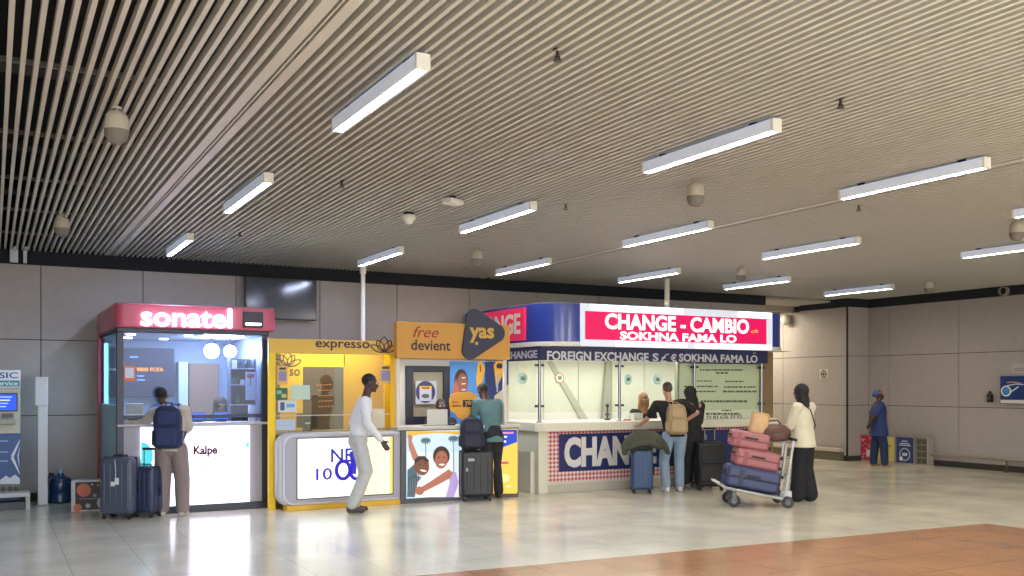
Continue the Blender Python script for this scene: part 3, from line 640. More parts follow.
# header posts, counter
c0, c1 = at(401, 470, Y=YY).x, at(518.5, 470, Y=YY).x
for px_ in (397.5, 505):
    x_ = at(px_, 400, Y=YY+.03).x; MB().box(x_, x_+.045, YY+.06, YY+.11, 0 if px_ < 400 else .9, 1.98).build('post', mat('#d6d4ce', .5), s, world=True, bevel=.004)
MB().box(c0, 4.97, YY+.005, YY+.24, .0, 1.0).box(4.97, c1, YY+.005, YY+.5, .0, 1.0).build('counter_body', mat('#55565c', .5), s, world=True, bevel=.004)
MB().box(c0-.06, 4.97, YY-.03, YY+.24, 1.0, 1.045).box(4.97, c1+.02, YY-.03, YY+.55, 1.0, 1.045).build('countertop', mat('#c2c0bb', .4), s, world=True, bevel=.006)
# left backlit picture
a = Art(YY-.004, .64)
BX = (406.5, 430.5, 461.5, 497.5)
pp, qq = at(BX[0], 460, Y=YY).x, at(BX[2], 460, Y=YY).x
lp = MB().box(pp, qq, YY-.003, YY+.004, .07, .985).build('lit_poster', glow('#bfe0f2', .8), s, world=True)
a.B(407, 431, 461, 497, '#d2e9f4'); a.B(407, 452, 461, 475, '#e9f2f2'); a.P([(407, 431), (461, 431), (461, 435), (440, 433), (420, 434.5), (407, 438)], '#e8b54a')
a.P([(440, 497), (461, 470), (461, 497)], '#f0f4f6')
for tx_, ty_, hh_ in ((425.5, 440, 40), (453, 438, 44)):
    a.L([(tx_, ty_), (tx_+.6, ty_+hh_)], 1.1, '#7a98a8')
    for q_ in range(11):
        t = R(q_*360/11); a.L([(tx_, ty_), (tx_+5.2*cos(t), ty_+3.4*sin(t)+.8)], 1.3, '#4f6f78')
a.P([(407, 470), (414, 464), (418, 480), (414, 497), (407, 497)], '#4f6a76'); a.P([(407, 480), (420, 476), (424, 497), (407, 497)], '#6b7f86')
for q_ in range(7): a.L([(408+q_*1.6, 478-q_), (407+q_*1.8, 497)], .8, '#32484f')
# the two people of the picture
a.P([(407.5, 437), (410, 438), (417, 455), (424, 462), (420, 468), (412, 459), (408, 447)], '#b77b62'); a.P([(407, 436.5), (409, 434), (412, 437), (411, 441), (408.5, 441)], '#b77b62')
a.P([(414, 497), (417, 482), (424, 474), (434, 470), (446, 467), (454, 475), (458, 497)], '#f2f0f0')
a.P([(446, 470), (455, 472), (458, 482), (453, 497), (445, 497), (449, 482)], '#b9a0d8')
a.O(421, 466, 7.5, 9.2, '#7d4c3c', -8); a.P([(413.5, 464), (414, 459), (418, 456), (424, 456), (428, 460), (428, 463), (421, 459)], '#3a2624'); a.O(422.5, 470.5, 3.4, 1.0, '#f5ecea', 12); a.O(418.7, 464.5, 1, .6, '#2a1512'); a.O(424.5, 463.5, 1, .6, '#2a1512')
a.O(440.5, 456, 8.4, 10, '#3a211c'); a.O(440.5, 459.5, 6.4, 9, '#a96650', 5); a.O(441, 464.5, 2.8, 1.0, '#f7efec'); a.O(438, 457.5, .9, .6, '#2a1512'); a.O(443.2, 457.3, .9, .6, '#2a1512')
a.P([(448, 469), (452, 473), (449, 478), (436, 485), (422, 492), (417, 493), (417, 489), (430, 481)], '#b57058'); a.O(418.5, 490.5, 4.5, 4.2, '#b06c55', 20)
a.build('picture', None, lp, world=True, smooth=0)
# right backlit poster
rq = at(517.5, 460, Y=YY).x; rp0 = at(478, 460, Y=YY).x
rp = MB().box(rp0, rq, YY-.003, YY+.004, .07, .985).build('lit_poster', glow('#eebf55', .8), s, world=True)
a = Art(YY-.004, .9); a.B(480, 429.5, 517, 493.5, '#eebb4e'); a.P([(480, 429.5), (517, 429.5), (517, 442), (500, 448.5), (480, 452)], '#1d3fb5')
for x0_, x1_, y_, c_, w_ in ((499.5, 513.5, 433, '#f08a98', 1.6), (499.5, 507, 437, '#ffffff', 1.6), (497, 506, 441.8, '#ffffff', 1.8), (497.5, 501.5, 457.5, '#6a74c8', 2.0), (497.5, 508.5, 463, '#b8486a', 2.4), (506, 511, 486.5, '#fff2cc', 1.0)):
    a.L([(x0_, y_), (x1_, y_-.3)], w_, c_)
a.O(503.5, 478, 6, 4.5, '#f6d68a'); a.build('picture', None, rp, world=True, smooth=0)
# back wall pictures
BY = 13.0
g0, g1 = at(399, 395, Y=BY).x, at(449, 395, Y=BY).x
MB().box(g0, 6.99, BY, BY+.04, 0, 1.99).build('back_panel', mat('#c3c4c2', .6), s, world=True)
a = Art(BY-.002, 0)
a.B(406, 366.5, 449.5, 425, '#1d2130'); a.B(412.5, 372, 443, 416.5, '#8b8474'); a.build('door_print', None, s, world=True, smooth=0)
bp = MB()
p0_, p1_ = at(406, 395, Y=BY-.03).x, at(449.5, 395, Y=BY-.03).x; q0_, q1_ = at(413, 395, Y=BY-.03).x, at(443.5, 395, Y=BY-.03).x
bp.box(p0_, q0_, BY-.05, BY, .9, 1.9).box(q1_, p1_, BY-.05, BY, .9, 1.9).box(q0_, q1_, BY-.05, BY, 1.82, 1.9).build('window_frame', mat('#1d2130', .5), s, world=True, bevel=.004)
a = Art(BY-.06, 0)
t = thing('round_logo_poster', 'white poster with dark round emblem and phone card behind the tan stall clerk', 'poster', at(425, 388, Y=BY-.06))
pv, qv = at(415.5, 392, Y=BY-.055).x, at(436.5, 392, Y=BY-.055).x
MB().box(pv, qv, BY-.0595, BY-.051, at(425, 404, Y=BY-.055).z, at(425, 381, Y=BY-.055).z).build('sheet', mat('#a9aab4', .6), t, world=True)
a.O(425.5, 392, 9.8, 11, '#1f2a5e'); a.B(419.5, 386.5, 431.5, 401, '#a9acb8'); a.B(419.5, 386, 431.5, 390, '#d0a24c'); a.O(425.5, 396, 4, 2.2, '#4a4c58'); a.L([(421.5, 388), (429.5, 388)], 1.4, '#3a2f2a'); a.build('print', None, t, world=True, smooth=0)
a = Art(BY-.012, 0)
bn = thing('backdrop_poster', 'wide blue poster of two people and yellow drops behind the teal-shirted customer', 'poster', at(478, 390, Y=BY))
pv, qv = at(449.5, 392, Y=BY-.01).x, 6.99
MB().box(pv, qv, BY-.0115, BY, at(478, 424, Y=BY).z, 1.975).build('sheet', mat('#7f9fd6', .6), bn, world=True)
a.B(449.8, 361.5, 485, 424, '#4f8fd8'); a.B(485, 361.5, 508.5, 424, '#23366e'); a.O(461, 382, 7, 13, '#3a2723'); a.O(462.5, 384, 5.2, 11, '#8f5a4c'); a.P([(452, 392), (456, 378), (459, 392), (462, 402), (450, 402)], '#b4635a')
for yy in (378, 384, 390): a.L([(461.5, yy), (465.5, yy-.5)], 1.1, '#efe3dc')
a.P([(476, 378), (478, 362), (482, 361.6), (485, 368), (482, 384), (477, 388)], '#e5ae3c'); a.L([(480, 365), (480.5, 372)], 1.1, '#4f2e2a')
a.O(499.5, 366.5, 6, 6, '#e3a93c'); a.P([(494, 369), (505, 370), (500, 380), (496, 388)], '#e3a93c'); a.O(499.5, 366, 3.4, 2.6, '#2a2f50'); a.L([(497.5, 374), (497, 392)], 1.6, '#8ea2cf')
a.P([(494, 396), (508.5, 384), (508.5, 424), (497, 424)], '#c8b7a0'); a.P([(499, 402), (503, 402), (505, 423), (499, 423)], '#e1b84a'); a.build('print', None, bn, world=True, smooth=0)
# speech-bubble board on the counter
t = thing('bubble_board', 'yellow bubble-shaped board reading free devient yas on the tan stall counter', 'board', (at(463.5, 406, Y=12.15).x, 12.15, 1.045))
q = [at(x_, y_, Y=12.15) for x_, y_ in ((450, 410), (449, 399), (451, 394.5), (457, 392.5), (468, 391.8), (475, 394), (478, 398), (478.5, 408), (477, 415), (474, 418), (463, 419.5), (457.5, 418), (455, 413), (452, 412))]
bo = MB().prism([(p_.x, p_.z) for p_ in reversed(q)], 12.135, 12.155).build('board', mat('#dca03a', .5), t, world=True, bevel=.003)
ptxt('free', mat('#a03a28', .5), 452, 400.5, 458.5, 403.3, 12.133, bo, shear=.3); ptxt('devient', mat('#3c2f3a', .5), 452, 404.3, 461, 406.8, 12.133, bo, bold=.01)
p, q = at(463, 403, Y=12.13), at(475, 403, Y=12.13)
tb = MB().box(p.x, q.x, 12.130, 12.136, at(469, 407, Y=12.13).z, at(469, 400, Y=12.13).z).build('name_box', mat('#26242f', .5), bo, world=True, bevel=.002); ptxt('yas', mat('#dca03a', .5), 465, 401, 473, 406.4, 12.128, bo, bold=.018)
MB().box(-.05, .05, -.03, .05, 0, .02).box(-.02, .02, -.01, .01, .01, .09).build('foot', mat('#c2a060', .5), t)
t = thing('laptop', 'open pale laptop seen from behind on the tan stall counter', 'laptop', (at(436.5, 415, Y=12.1).x, 12.1, 1.045))
MB().box(-.16, .16, -.02, .2, 0, .015).build('base', mat('#a7a8a8', .4), t, bevel=.004); MB().prism(rrect(-.155, .155, .012, .228, .01), -.032, -.022).build('lid', mat('#c9c9c4', .4), t, bevel=.002)
t = thing('card_terminal', 'small dark payment terminal beside the laptop', 'terminal', (at(451.5, 420, Y=12.1).x, 12.1, 1.045))
MB().box(-.04, .04, -.05, .09, 0, .03).build('body', mat('#2b2b33', .5), t, bevel=.006); MB().box(-.03, .03, -.045, -.01, .03, .034).build('keypad', mat('#8b8f99', .5), t); MB().box(-.035, .035, .03, .06, .03, .11).build('paper_slot', mat('#3b3b45', .5), t, bevel=.004)
# ================================================================ currency exchange booth
cream = mat('#d5d2bf', .5, noise=.02, scale=4); bnavy = mat('#232a52', .4); blue = mat('#2b3f9a', .16, spec=.6)
FY = 11.95; XL, XR, RB = 7.12, 12.12, .56
ch = thing('exchange_booth', 'large currency exchange booth with lit pink sign and blue rounded corners', 'booth', (9.6, 13.2, 0))
def outline(inset=0, back=14.6, rl=RB, xr=XR):
    o = [(XL+inset, back)]
    for i in range(9):
        t = R(180 + 90*i/8); o.append((XL+RB + (RB-inset)*cos(t), FY+RB + (RB-inset)*sin(t)))
    for i in range(9):
        t = R(270 + 90*i/8); o.append((xr-RB + (RB-inset)*cos(t), FY+RB + (RB-inset)*sin(t)))
    o.append((xr-inset, back)); return o
sg = MB().plan(outline(), 2.265, 2.835).build('fascia', blue, ch, world=True)
MB().plan(outline(-.02), 2.195, 2.265).build('ledge', mat('#dedbd2', .4), ch, world=True, bevel=.006)
MB().plan(outline(.02), 2.835, 2.85).build('roof_panel', mat('#77777a', .8), ch, world=True)
sx0, sx1 = at(580, 330, Y=FY).x, at(770.5, 330, Y=FY).x
lb = MB().box(sx0, sx1, FY-.05, FY+.02, 2.20, 2.84).build('light_box', glow('#e2e6f0', .62), ch, world=True, bevel=.006)
for z0, z1 in ((2.212, 2.285), (2.742, 2.83)):
    for f0, f1 in ((.16, .52), (.56, .99)) if z0 < 2.3 else ((.04, .5), (.80, .99)):
        MB().box(sx0+(sx1-sx0)*f0, sx0+(sx1-sx0)*f1, FY-.054, FY-.049, z0, z1).build('tube_glow', glow('#ffffff', 2.2), lb, world=True)
p0 = at(585, 330, Y=FY-.05).x; p1 = at(766, 330, Y=FY-.05).x
mg = MB().box(p0, p1, FY-.062, FY-.049, 2.300, 2.725).build('pink_panel', glow('#de0058', .75), lb, world=True)
wl = glow('#ffffff', 1.1)
ptxt('CHANGE - CAMBIO', wl, 605, 316.3, 749, 331.6, FY-.064, mg, bold=.032); ptxt('SOKHNA FAMA LO', wl, 620, 333.2, 736.5, 341.2, FY-.064, mg, bold=.035)
cz = at(732, 331.5, Y=FY-.064); MB().tube([(cz.x-.04, FY-.066, cz.z-.006), (cz.x, FY-.066, cz.z+.028), (cz.x+.04, FY-.066, cz.z-.006)], .009, 5).build('accent_mark', wl, mg, world=True)
ptxt('ch', glow('#e8b84a', .8), 751, 329, 758, 333, FY-.064, mg, shear=.3)
# left side sign
ls = MB().box(XL-.03, XL+.01, FY+RB, 14.5, 2.3, 2.80).build('side_panel', glow('#c9204c', .35), ch, world=True, bevel=.004)
txt('CHANGE', mat('#e8e2e2', .5), -14.35, -(FY+RB+.12), 2.40, 2.72, XL-.032, ls, bold=.03, face='L', ex=.006)
# lower navy band
def band_out(i=0, b=13.9): return [(XL+.02+i, b), (XL+.02+i, FY+.16), (XL+.16, FY+.04+i), (11.55-i, FY+.04+i), (11.55-i, b)]
bd = MB().plan(band_out() + list(reversed(band_out(.04))), 1.985, 2.195).build('lower_band', bnavy, ch, world=True, bevel=.004)
grey_l = mat('#c9cad2', .45)
ptxt('FOREIGN EXCHANGE', grey_l, 547, 351.8, 648.5, 361, FY+.036, bd, bold=.03)
ptxt('S', grey_l, 652.5, 353.3, 658.5, 361.3, FY+.036, bd, bold=.03); ptxt('£', grey_l, 660, 353.5, 669, 361.8, FY+.036, bd, shear=.3); ptxt('€', grey_l, 670.5, 354, 676.5, 361.8, FY+.036, bd, bold=.03)
ptxt('SOKHNA FAMA LO', grey_l, 679, 354.4, 757.5, 362.3, FY+.036, bd, bold=.03)
cz = at(754.3, 353, Y=FY+.036); MB().tube([(cz.x-.035, FY+.032, cz.z-.012), (cz.x, FY+.032, cz.z+.014), (cz.x+.035, FY+.032, cz.z-.012)], .006, 5).build('accent_mark', grey_l, bd, world=True)
txt('CHANGE', grey_l, -13.2, -(FY+.25), 2.02, 2.14, XL+.018, bd, bold=.03, face='L', ex=.003)
# counter
cx0 = at(517, 430, Y=12.9).x; KX = 7.09; KY = 12.08
def ctop(i=0): return [(KX-.08+i, 14.4), (KX-.08+i, KY-.02), (KX+.04+i, KY-.14+i), (11.75, KY-.14+i), (11.75, 12.95), (KX+.55, 12.95), (KX+.55, 14.4)]
MB().plan(ctop(), .925, 1.055).build('countertop', mat('#dcd8c8', .4), ch, world=True, bevel=.012, seg=3)
MB().plan([(KX, 14.3), (KX, KY), (KX+.16, KY), (KX+.16, 14.3)], .0, .925).build('end_panel', cream, ch, world=True, bevel=.006)
MB().box(KX-.07, KX, KY+.12, 13.2, .0, .62).box(KX-.08, KX, KY+.7, 14.2, 0, .3).build('end_step', cream, ch, world=True, bevel=.006)
fx1 = 11.6
MB().box(KX+.16, fx1, KY+.05, KY+.12, .02, .925).build('front_panel', mat('#cfcab9', .5), ch, world=True)
MB().box(KX+.16, fx1, KY+.01, KY+.06, .0, .12).build('plinth', mat('#b7b3a4', .5), ch, world=True, bevel=.004)
# dotted red and white panel behind the large word
dm = bpy.data.materials.new('red_dot_print'); dm.use_nodes = True; nt = dm.node_tree; N = nt.nodes.new; K = nt.links.new
tc = N('ShaderNodeTexCoord'); mp = N('ShaderNodeMapping'); mp.inputs['Scale'].default_value = (22, 22, 22); mp.inputs['Rotation'].default_value = (0, R(45), 0)
ck = N('ShaderNodeTexChecker'); ck.inputs['Scale'].default_value = 1; ck.inputs['Color1'].default_value = lin('#c0566a'); ck.inputs['Color2'].default_value = lin('#d8cfc4')
K(tc.outputs['Object'], mp.inputs[0]); K(mp.outputs[0], ck.inputs['Vector']); K(ck.outputs['Color'], nt.nodes['Principled BSDF'].inputs['Base Color'])
MB().box(KX+.17, fx1-.1, KY+.035, KY+.05, .16, .915).build('dotted_panel', dm, ch, world=True)
w0 = at(559, 455, Y=KY+.03).x; w1 = fx1 - .25
wp = MB().box(w0, w1, KY+.022, KY+.036, .31, .875).build('word_panel', mat('#1e2a62', .4), ch, world=True)
txt('CHANGE', mat('#d3d0cd', .5), at(564, 455, Y=KY+.02).x, at(656, 455, Y=KY+.02).x, .365, .83, KY+.021, wp, bold=.05, ex=.012)
# posts with clamps, glass
chrome = mat('#9a9ca4', .25, .8)
gy = KY+.06
for px_ in (539.5, 619.5, 694.5, 761.5):
    x_ = at(px_, 390, Y=gy).x
    po = MB().cyl((x_, gy, 1.055), (x_, gy, 1.985), .026, 14).build('glass_post', chrome, ch, world=True)
    for z_ in (1.3, 1.91): MB().box(x_-.075, x_+.075, gy-.02, gy+.02, z_-.018, z_+.018).build('clamp', mat('#45464c', .4, .5), po, world=True, bevel=.006)
    MB().lathe([(.05, 0), (.05, .01), (.03, .02)], (x_, gy, 1.055)).build('foot_ring', chrome, po, world=True)
xs = [at(p_, 390, Y=gy).x for p_ in (539.5, 619.5, 694.5, 761.5)]
for a_, c_ in zip(xs, xs[1:]): MB().box(a_+.05, c_-.05, gy-.004, gy+.004, 1.2, 1.97).build('glass_pane', glass('#f8fbf5'), ch, world=True)
MB().box(xs[0]-.01, xs[0]+.0, gy+.08, 13.8, 1.2, 1.97).build('glass_pane', glass('#f8fbf5'), ch, world=True)
# interior: panelled back wall, side wall, ceiling
b = MB().use(mat('#8d897a', .8)).box(7.3, 12.1, 13.92, 14.0, 0, 2.2).use(mat('#d8d7cb', .55, noise=.02, scale=3))
x_ = 7.54
while x_ < 12.0: b.box(x_+.006, min(x_+.704, 12.1), 13.9, 13.93, .02, 2.19); x_ += .71
b.build('back_panel', None, ch, world=True, smooth=0)
MB().box(XL+.03, XR-.03, FY+.05, 14.5, 2.19, 2.2).build('ceiling_panel', mat('#cfcbbb', .6), ch, world=True)
MB().box(11.62, 11.98, 12.3, 12.66, 0, 2.2).build('corner_column', mat('#8b7455', .5, noise=.04), ch, world=True, bevel=.01)
MB().box(11.9, 11.96, 12.66, 13.9, 0, 2.2).build('side_wall', cream, ch, world=True)
for px_ in (677, 716):
    x_ = at(px_, 390, Y=13.2).x; MB().box(x_-.03, x_+.03, 13.17, 13.23, .1, 2.19).build('inner_mullion', mat('#8f8d7a' if px_ < 700 else '#6f7880', .4, .3), ch, world=True, bevel=.004)
# leaning grey board and diagonal grey strip standing for a shadow or reflection
q = [at(x_, y_, Y=13.86) for x_, y_ in ((606, 361), (611, 361), (611, 424), (601, 424))]
MB().prism([(p_.x, p_.z) for p_ in reversed(q)], 13.84, 13.87).build('grey_banner', mat('#a09d90', .6), ch, world=True)
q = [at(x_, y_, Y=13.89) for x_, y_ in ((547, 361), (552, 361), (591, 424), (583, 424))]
MB().prism([(p_.x, p_.z) for p_ in reversed(q)], 13.88, 13.9).build('diagonal_shade_strip', mat('#b5b2a4', .6), ch, world=True)
l_ = bpy.data.lights.new('booth_lamp', 'AREA'); l_.shape = 'RECTANGLE'; l_.size = 4.2; l_.size_y = .5; l_.energy = 46; l_.color = (1, .99, .97)
o_ = bpy.data.objects.new('booth_lamp', l_); C.objects.link(o_); o_.location = (9.5, 13.0, 2.10)
for px_ in (560, 640, 715):
    x_ = at(px_, 380, Y=13.1).x; MB().box(x_-.3, x_+.3, 13.05, 13.15, 2.17, 2.19).build('tube_lamp', glow('#fff9e6', 6), ch, world=True, bevel=.01)
# round notices on the glass / back wall
for px_, py_, c_, lb_, Y_ in ((522.5, 378.5, '#7fe0ee', 'round cyan-edged sticker on the booth side glass', 12.6), (559.5, 378, '#d8708c', 'round pink-edged sticker on the booth back wall', 13.88), (628, 379.5, '#7fe0ee', 'round cyan-edged sticker left on the front glass, above the clerk', gy-.012), (657.5, 379.5, '#7fe0ee', 'round cyan-edged sticker on the front glass, above the man in black', gy-.012)):
    p = at(px_, py_, Y=Y_); t = thing('round_sticker', lb_, 'sticker', p, 0, 'round stickers inside the booth')
    r_ = 6.3/946*Y_*1.1; cyl = MB(); cyl.prism(circ(0, 0, r_*.9), -.004, 0).build('disc', mat(c_, .5), t)
    MB().prism(circ(0, 0, r_*.72), -.006, -.004).build('ring', mat('#e6efe6', .5), t); MB().box(-r_*.4, r_*.4, -.008, -.006, -r_*.3, r_*.4).build('picture', mat('#8aa883', .6), t); MB().box(-r_*.2, r_*.35, -.009, -.008, -r_*.1, r_*.1).build('mark', mat('#4d5f50', .6), t)
# conditions poster behind the right-hand panes
Y_ = 12.2
p, q = at(680, 395, Y=Y_).x, at(759, 395, Y=Y_).x
t = thing('conditions_board', 'pale green board of printed conditions in the right of the booth', 'board', ((p+q)/2, Y_, 1.0)); zb, zt = at(720, 421, Y=Y_).z, at(720, 364, Y=Y_).z
MB().box(p, q, Y_, Y_+.02, zb, zt).build('sheet', mat('#e0e6d4', .5), t, world=True)
MB().box(p-.02, q+.02, Y_+.02, Y_+.04, zb-.02, zt+.02).build('frame', chrome, t, world=True)
tg = mat('#56655a', .6)
def gib(n, sd):
    rr_ = random.Random(sd); o = []
    return ' '.join(''.join(rr_.choice('aeiourstnlmdc') for _ in range(rr_.randint(2, 7))) for _ in range(n))
b = MB()
rr_ = random.Random(3)
for yy, xa, xb, hgt in ((370, 700, 743, 1.6), (373, 716, 728, 1.8), (381, 697, 712, 1.2), (381.5, 725, 744, 1.4), (386.5, 684, 718, 1.4), (387, 724, 756, 1.5), (391.5, 686, 716, 1.4), (391.5, 723, 757, 1.8), (401.3, 701, 747, 2.0), (410.5, 722, 732, 1.3), (413.8, 706, 741, 2.0)):
    x_ = xa
    while x_ < xb:
        wd = rr_.uniform(1.0, 4.2); p, q = at(x_, yy-hgt/2, Y=Y_-.002), at(min(x_+wd, xb), yy+hgt/2, Y=Y_-.002); b.box(p.x, q.x, Y_-.002, Y_, q.z, p.z); x_ += wd + rr_.uniform(.5, 1.1)
b.build('small_print', tg, t, world=True, smooth=0)
ptxt('73 83 676 23 52', tg, 706, 415.3, 742, 419, Y_-.002, t, bold=.02)
t = thing('paper_box', 'pale paper box on the exchange counter before the clerk', 'box', (at(637.5, 420, Y=12.25).x, 12.28, 1.056))
MB().box(-.085, .085, -.06, .06, 0, .10).build('body', mat('#d5d8c9', .6), t, bevel=.004); MB().box(-.087, .087, -.062, .062, .085, .112).build('lid', mat('#c9cdbd', .6), t, bevel=.004)
t = thing('red_stamp_pad', 'small red stamp pad on the exchange counter', 'stamp pad', (at(627, 422.5, Y=12.2).x, 12.2, 1.056))
MB().box(-.06, .06, -.03, .03, 0, .016).build('base', mat('#8e2634', .4), t, bevel=.003); MB().box(-.05, .05, -.022, .022, .016, .022).build('pad', mat('#e0303c', .6), t)
t = thing('desk_fan', 'slim dark stand behind the exchange counter glass', 'stand', (at(611, 420, Y=12.4).x, 12.5, 1.056))
MB().lathe([(.05, 0), (.05, .02), (.014, .03), (.012, .2), (.03, .22), (.03, .25), (0, .26)]).build('body', mat('#3f4146', .5), t); MB().box(-.03, .03, -.02, .02, .07, .12).build('grip', mat('#55575c', .5), t, bevel=.006)

# ================================================================ left of the kiosk: cash machine, post, box, bottle
AY = 14.05
t = thing('cash_dispenser', 'blue and white BSIC cash machine cut by the left picture edge', 'cash machine', (.05, 14.3, 0))
ax1 = at(20.5, 430, Y=AY).x; ax0 = ax1 - .62
zz = lambda y_, Y=AY: at(8, y_, Y=Y).z
MB().box(ax0, ax1, AY+.02, 14.7, zz(501), zz(434)).build('lower_cabinet', mat('#27518e', .4), t, world=True, bevel=.008)
MB().box(ax0, ax1, AY+.02, 14.7, zz(434), zz(388)).build('upper_cabinet', mat('#bdbdb0', .4), t, world=True, bevel=.012)
MB().box(ax0, ax1, AY, 14.7, zz(388), zz(370)).build('header', mat('#dfe6ee', .4), t, world=True, bevel=.006)
MB().box(ax0+.01, ax1-.01, AY-.008, AY+.01, zz(386.5), zz(380.5)).build('service_strip', mat('#2f8b98', .4), t, world=True)
txt('BSIC', mat('#2b5aa8', .4), ax1-.33, ax1-.03, zz(378.3), zz(372.3), AY-.001, t, bold=.015)
txt('service', mat('#e6f2f2', .4), ax1-.3, ax1-.03, zz(385.5), zz(381.3), AY-.0085, t, bold=.01)
sc_ = MB().box(ax0+.1, ax1-.05, AY-.002, AY+.03, zz(410), zz(394.5)).build('display', glow('#1c4df0', 1.0), t, world=True); MB().box(ax0+.08, ax1-.035, AY+.0, AY+.025, zz(411.5), zz(393)).build('display_frame', mat('#34363c', .4), t, world=True)
a = Art(AY-.004, .9)
for i_ in range(4): a.L([(0, 397+i_*3.2), (12-i_*2, 397+i_*3.2)], 1, '#9fc0ff' if i_ != 1 else '#e8e04a')
a.build('display_text', None, sc_, world=True, smooth=0)
MB().box(ax0+.12, ax1-.06, AY-.12, AY+.04, zz(424), zz(419)).build('key_shelf', mat('#a5a597', .4), t, world=True, bevel=.01)
b = MB()
for i_ in range(4):
    for j_ in range(4): b.box(ax1-.34+i_*.055, ax1-.30+i_*.055, AY-.11+j_*.032, AY-.088+j_*.032, zz(419), zz(419)+.008)
b.build('keypad', mat('#6e7075', .4), t, world=True)
MB().box(ax1-.22, ax1-.08, AY+.0, AY+.03, zz(417.5), zz(413.5)).box(ax1-.42, ax1-.28, AY, AY+.03, zz(417), zz(413)).build('card_slot', mat('#55575b', .4), t, world=True, bevel=.003)
a = Art(AY+.018, 0)
a.L([(26, 440), (12, 457), (26, 474)], 3.4, '#d8e2ec'); a.L([(30, 446), (18, 457), (30, 468)], 2.0, '#c7d3e2'); 
for y_ in (441, 452, 461): a.L([(0, y_), (8, y_)], 1.0, '#9fbbe0')
a.P([(0, 480), (6, 475.5), (10, 478), (15, 474.5), (20, 478.5), (20, 484), (0, 484)], '#cfdbe8'); a.B(0, 484, 20.3, 496, '#6e7468'); 
for x_ in (3, 10, 16): a.O(x_, 489, 2.6, 2.4, '#3a3a38')
bb = [v for v in a.v]
a.v = [(min(v[0], ax1-.005), v[1], v[2]) for v in a.v]
a.build('panel_print', None, t, world=True, smooth=0)
t = thing('low_bench', 'low white plinth under the cash machine front', 'plinth', (0, 13.9, 0)); bx1 = at(30, 495, Y=13.75).x
MB().box(bx1-1.0, bx1, 13.72, 14.0, .17, .225).build('top', mat('#c3c3c6', .5), t, world=True, bevel=.006); MB().box(bx1-.05, bx1, 13.73, 13.99, 0, .17).box(bx1-1.0, bx1-.95, 13.73, 13.99, 0, .17).build('leg', mat('#b3b3b6', .5), t, world=True); MB().box(bx1-.97, bx1-.06, 13.78, 13.98, .0, .1).build('kick_panel', mat('#55585e', .6), t, world=True)
t = thing('white_pillar', 'free-standing narrow white pillar between cash machine and pink kiosk', 'pillar', (.585, 14.12, 0))
MB().box(-.05, .068, -.06, .06, .02, 1.70).build('column', mat('#cfd0d6', .4), t, bevel=.006); MB().box(-.085, .072, -.07, .07, 1.34, 1.72).build('upper_cover', mat('#d6d7dc', .4), t, bevel=.008); MB().box(-.07, .085, -.09, .09, 0, .02).build('foot_plate', mat('#8c8d92', .4), t)
t = thing('water_bottle', 'large translucent blue water canister by the wall', 'canister', (at(61, 495, Y=14.35).x, 14.38, 0))
wb = mat('#1f3a60', .25, spec=.6)
MB().lathe([(.125, 0), (.14, .02), (.14, .12), (.13, .14), (.14, .16), (.14, .27), (.12, .33), (.04, .37), (.035, .42)], n=24).build('body', wb, t); MB().lathe([(.04, .405), (.042, .455), (.03, .47), (0, .47)]).build('cap', mat('#8ca3c8', .4), t)
MB().tube([(.09, -.11, .3), (.12, -.13, .22), (.12, -.13, .12)], .014, 8).build('handle', wb, t)
t = thing('water_canister', 'dark blue squarish canister beside the water bottle by the wall', 'canister', (at(52, 495, Y=14.3).x, 14.5, 0))
MB().box(-.1, .1, -.09, .09, 0, .36).build('body', mat('#223a63', .4), t, bevel=.03, seg=3); MB().lathe([(.03, .35), (.03, .4), (0, .4)]).build('cap', mat('#15233e', .4), t)
t = thing('printed_box', 'black and white cardboard box printed with orange and white circles', 'box', (1.1, 13.3, 0), -14)
bl = mat('#1d1c24', .45)
MB().box(-.20, .27, -.10, .14, 0, .395).build('carton', mat('#c8c8ce', .6), t, bevel=.006)
b = MB().use(bl).box(-.15, .268, -.102, -.099, .02, .375)
pp_ = MB()
b.build('front_print', None, t, smooth=0)
b = MB(); 
for (cx_, cz_, r_, c_) in ((-.05, .27, .085, '#c86a4e'), (.21, .30, .045, '#b9b6bd'), (.18, .10, .075, '#b8b7bd'), (.0, .07, .03, '#b9b6bd'), (-.12, .05, .05, '#c8714e'), (.08, .2, .022, '#8e8a92'), (.12, .33, .015, '#b5844a'), (.05, .34, .01, '#d0d0d0')):
    b.use(mat(c_, .5)).prism(circ(cx_, cz_, r_, n=20), -.1035, -.102)
b.use(mat('#8f8b95', .5))
for i_ in range(5): b.box(-.1+i_*.05, -.06+i_*.055, -.1035, -.102, .155, .165)
for i_ in range(3): b.box(.13, .225, -.1045, -.1035, .07+i_*.024, .08+i_*.024)
b.build('circle_print', None, t, smooth=0)
for i_ in range(3): pass
MB().box(-.2012, -.2, -.06, .1, .08, .3).build('side_print', mat('#6a6f8a', .6), t)

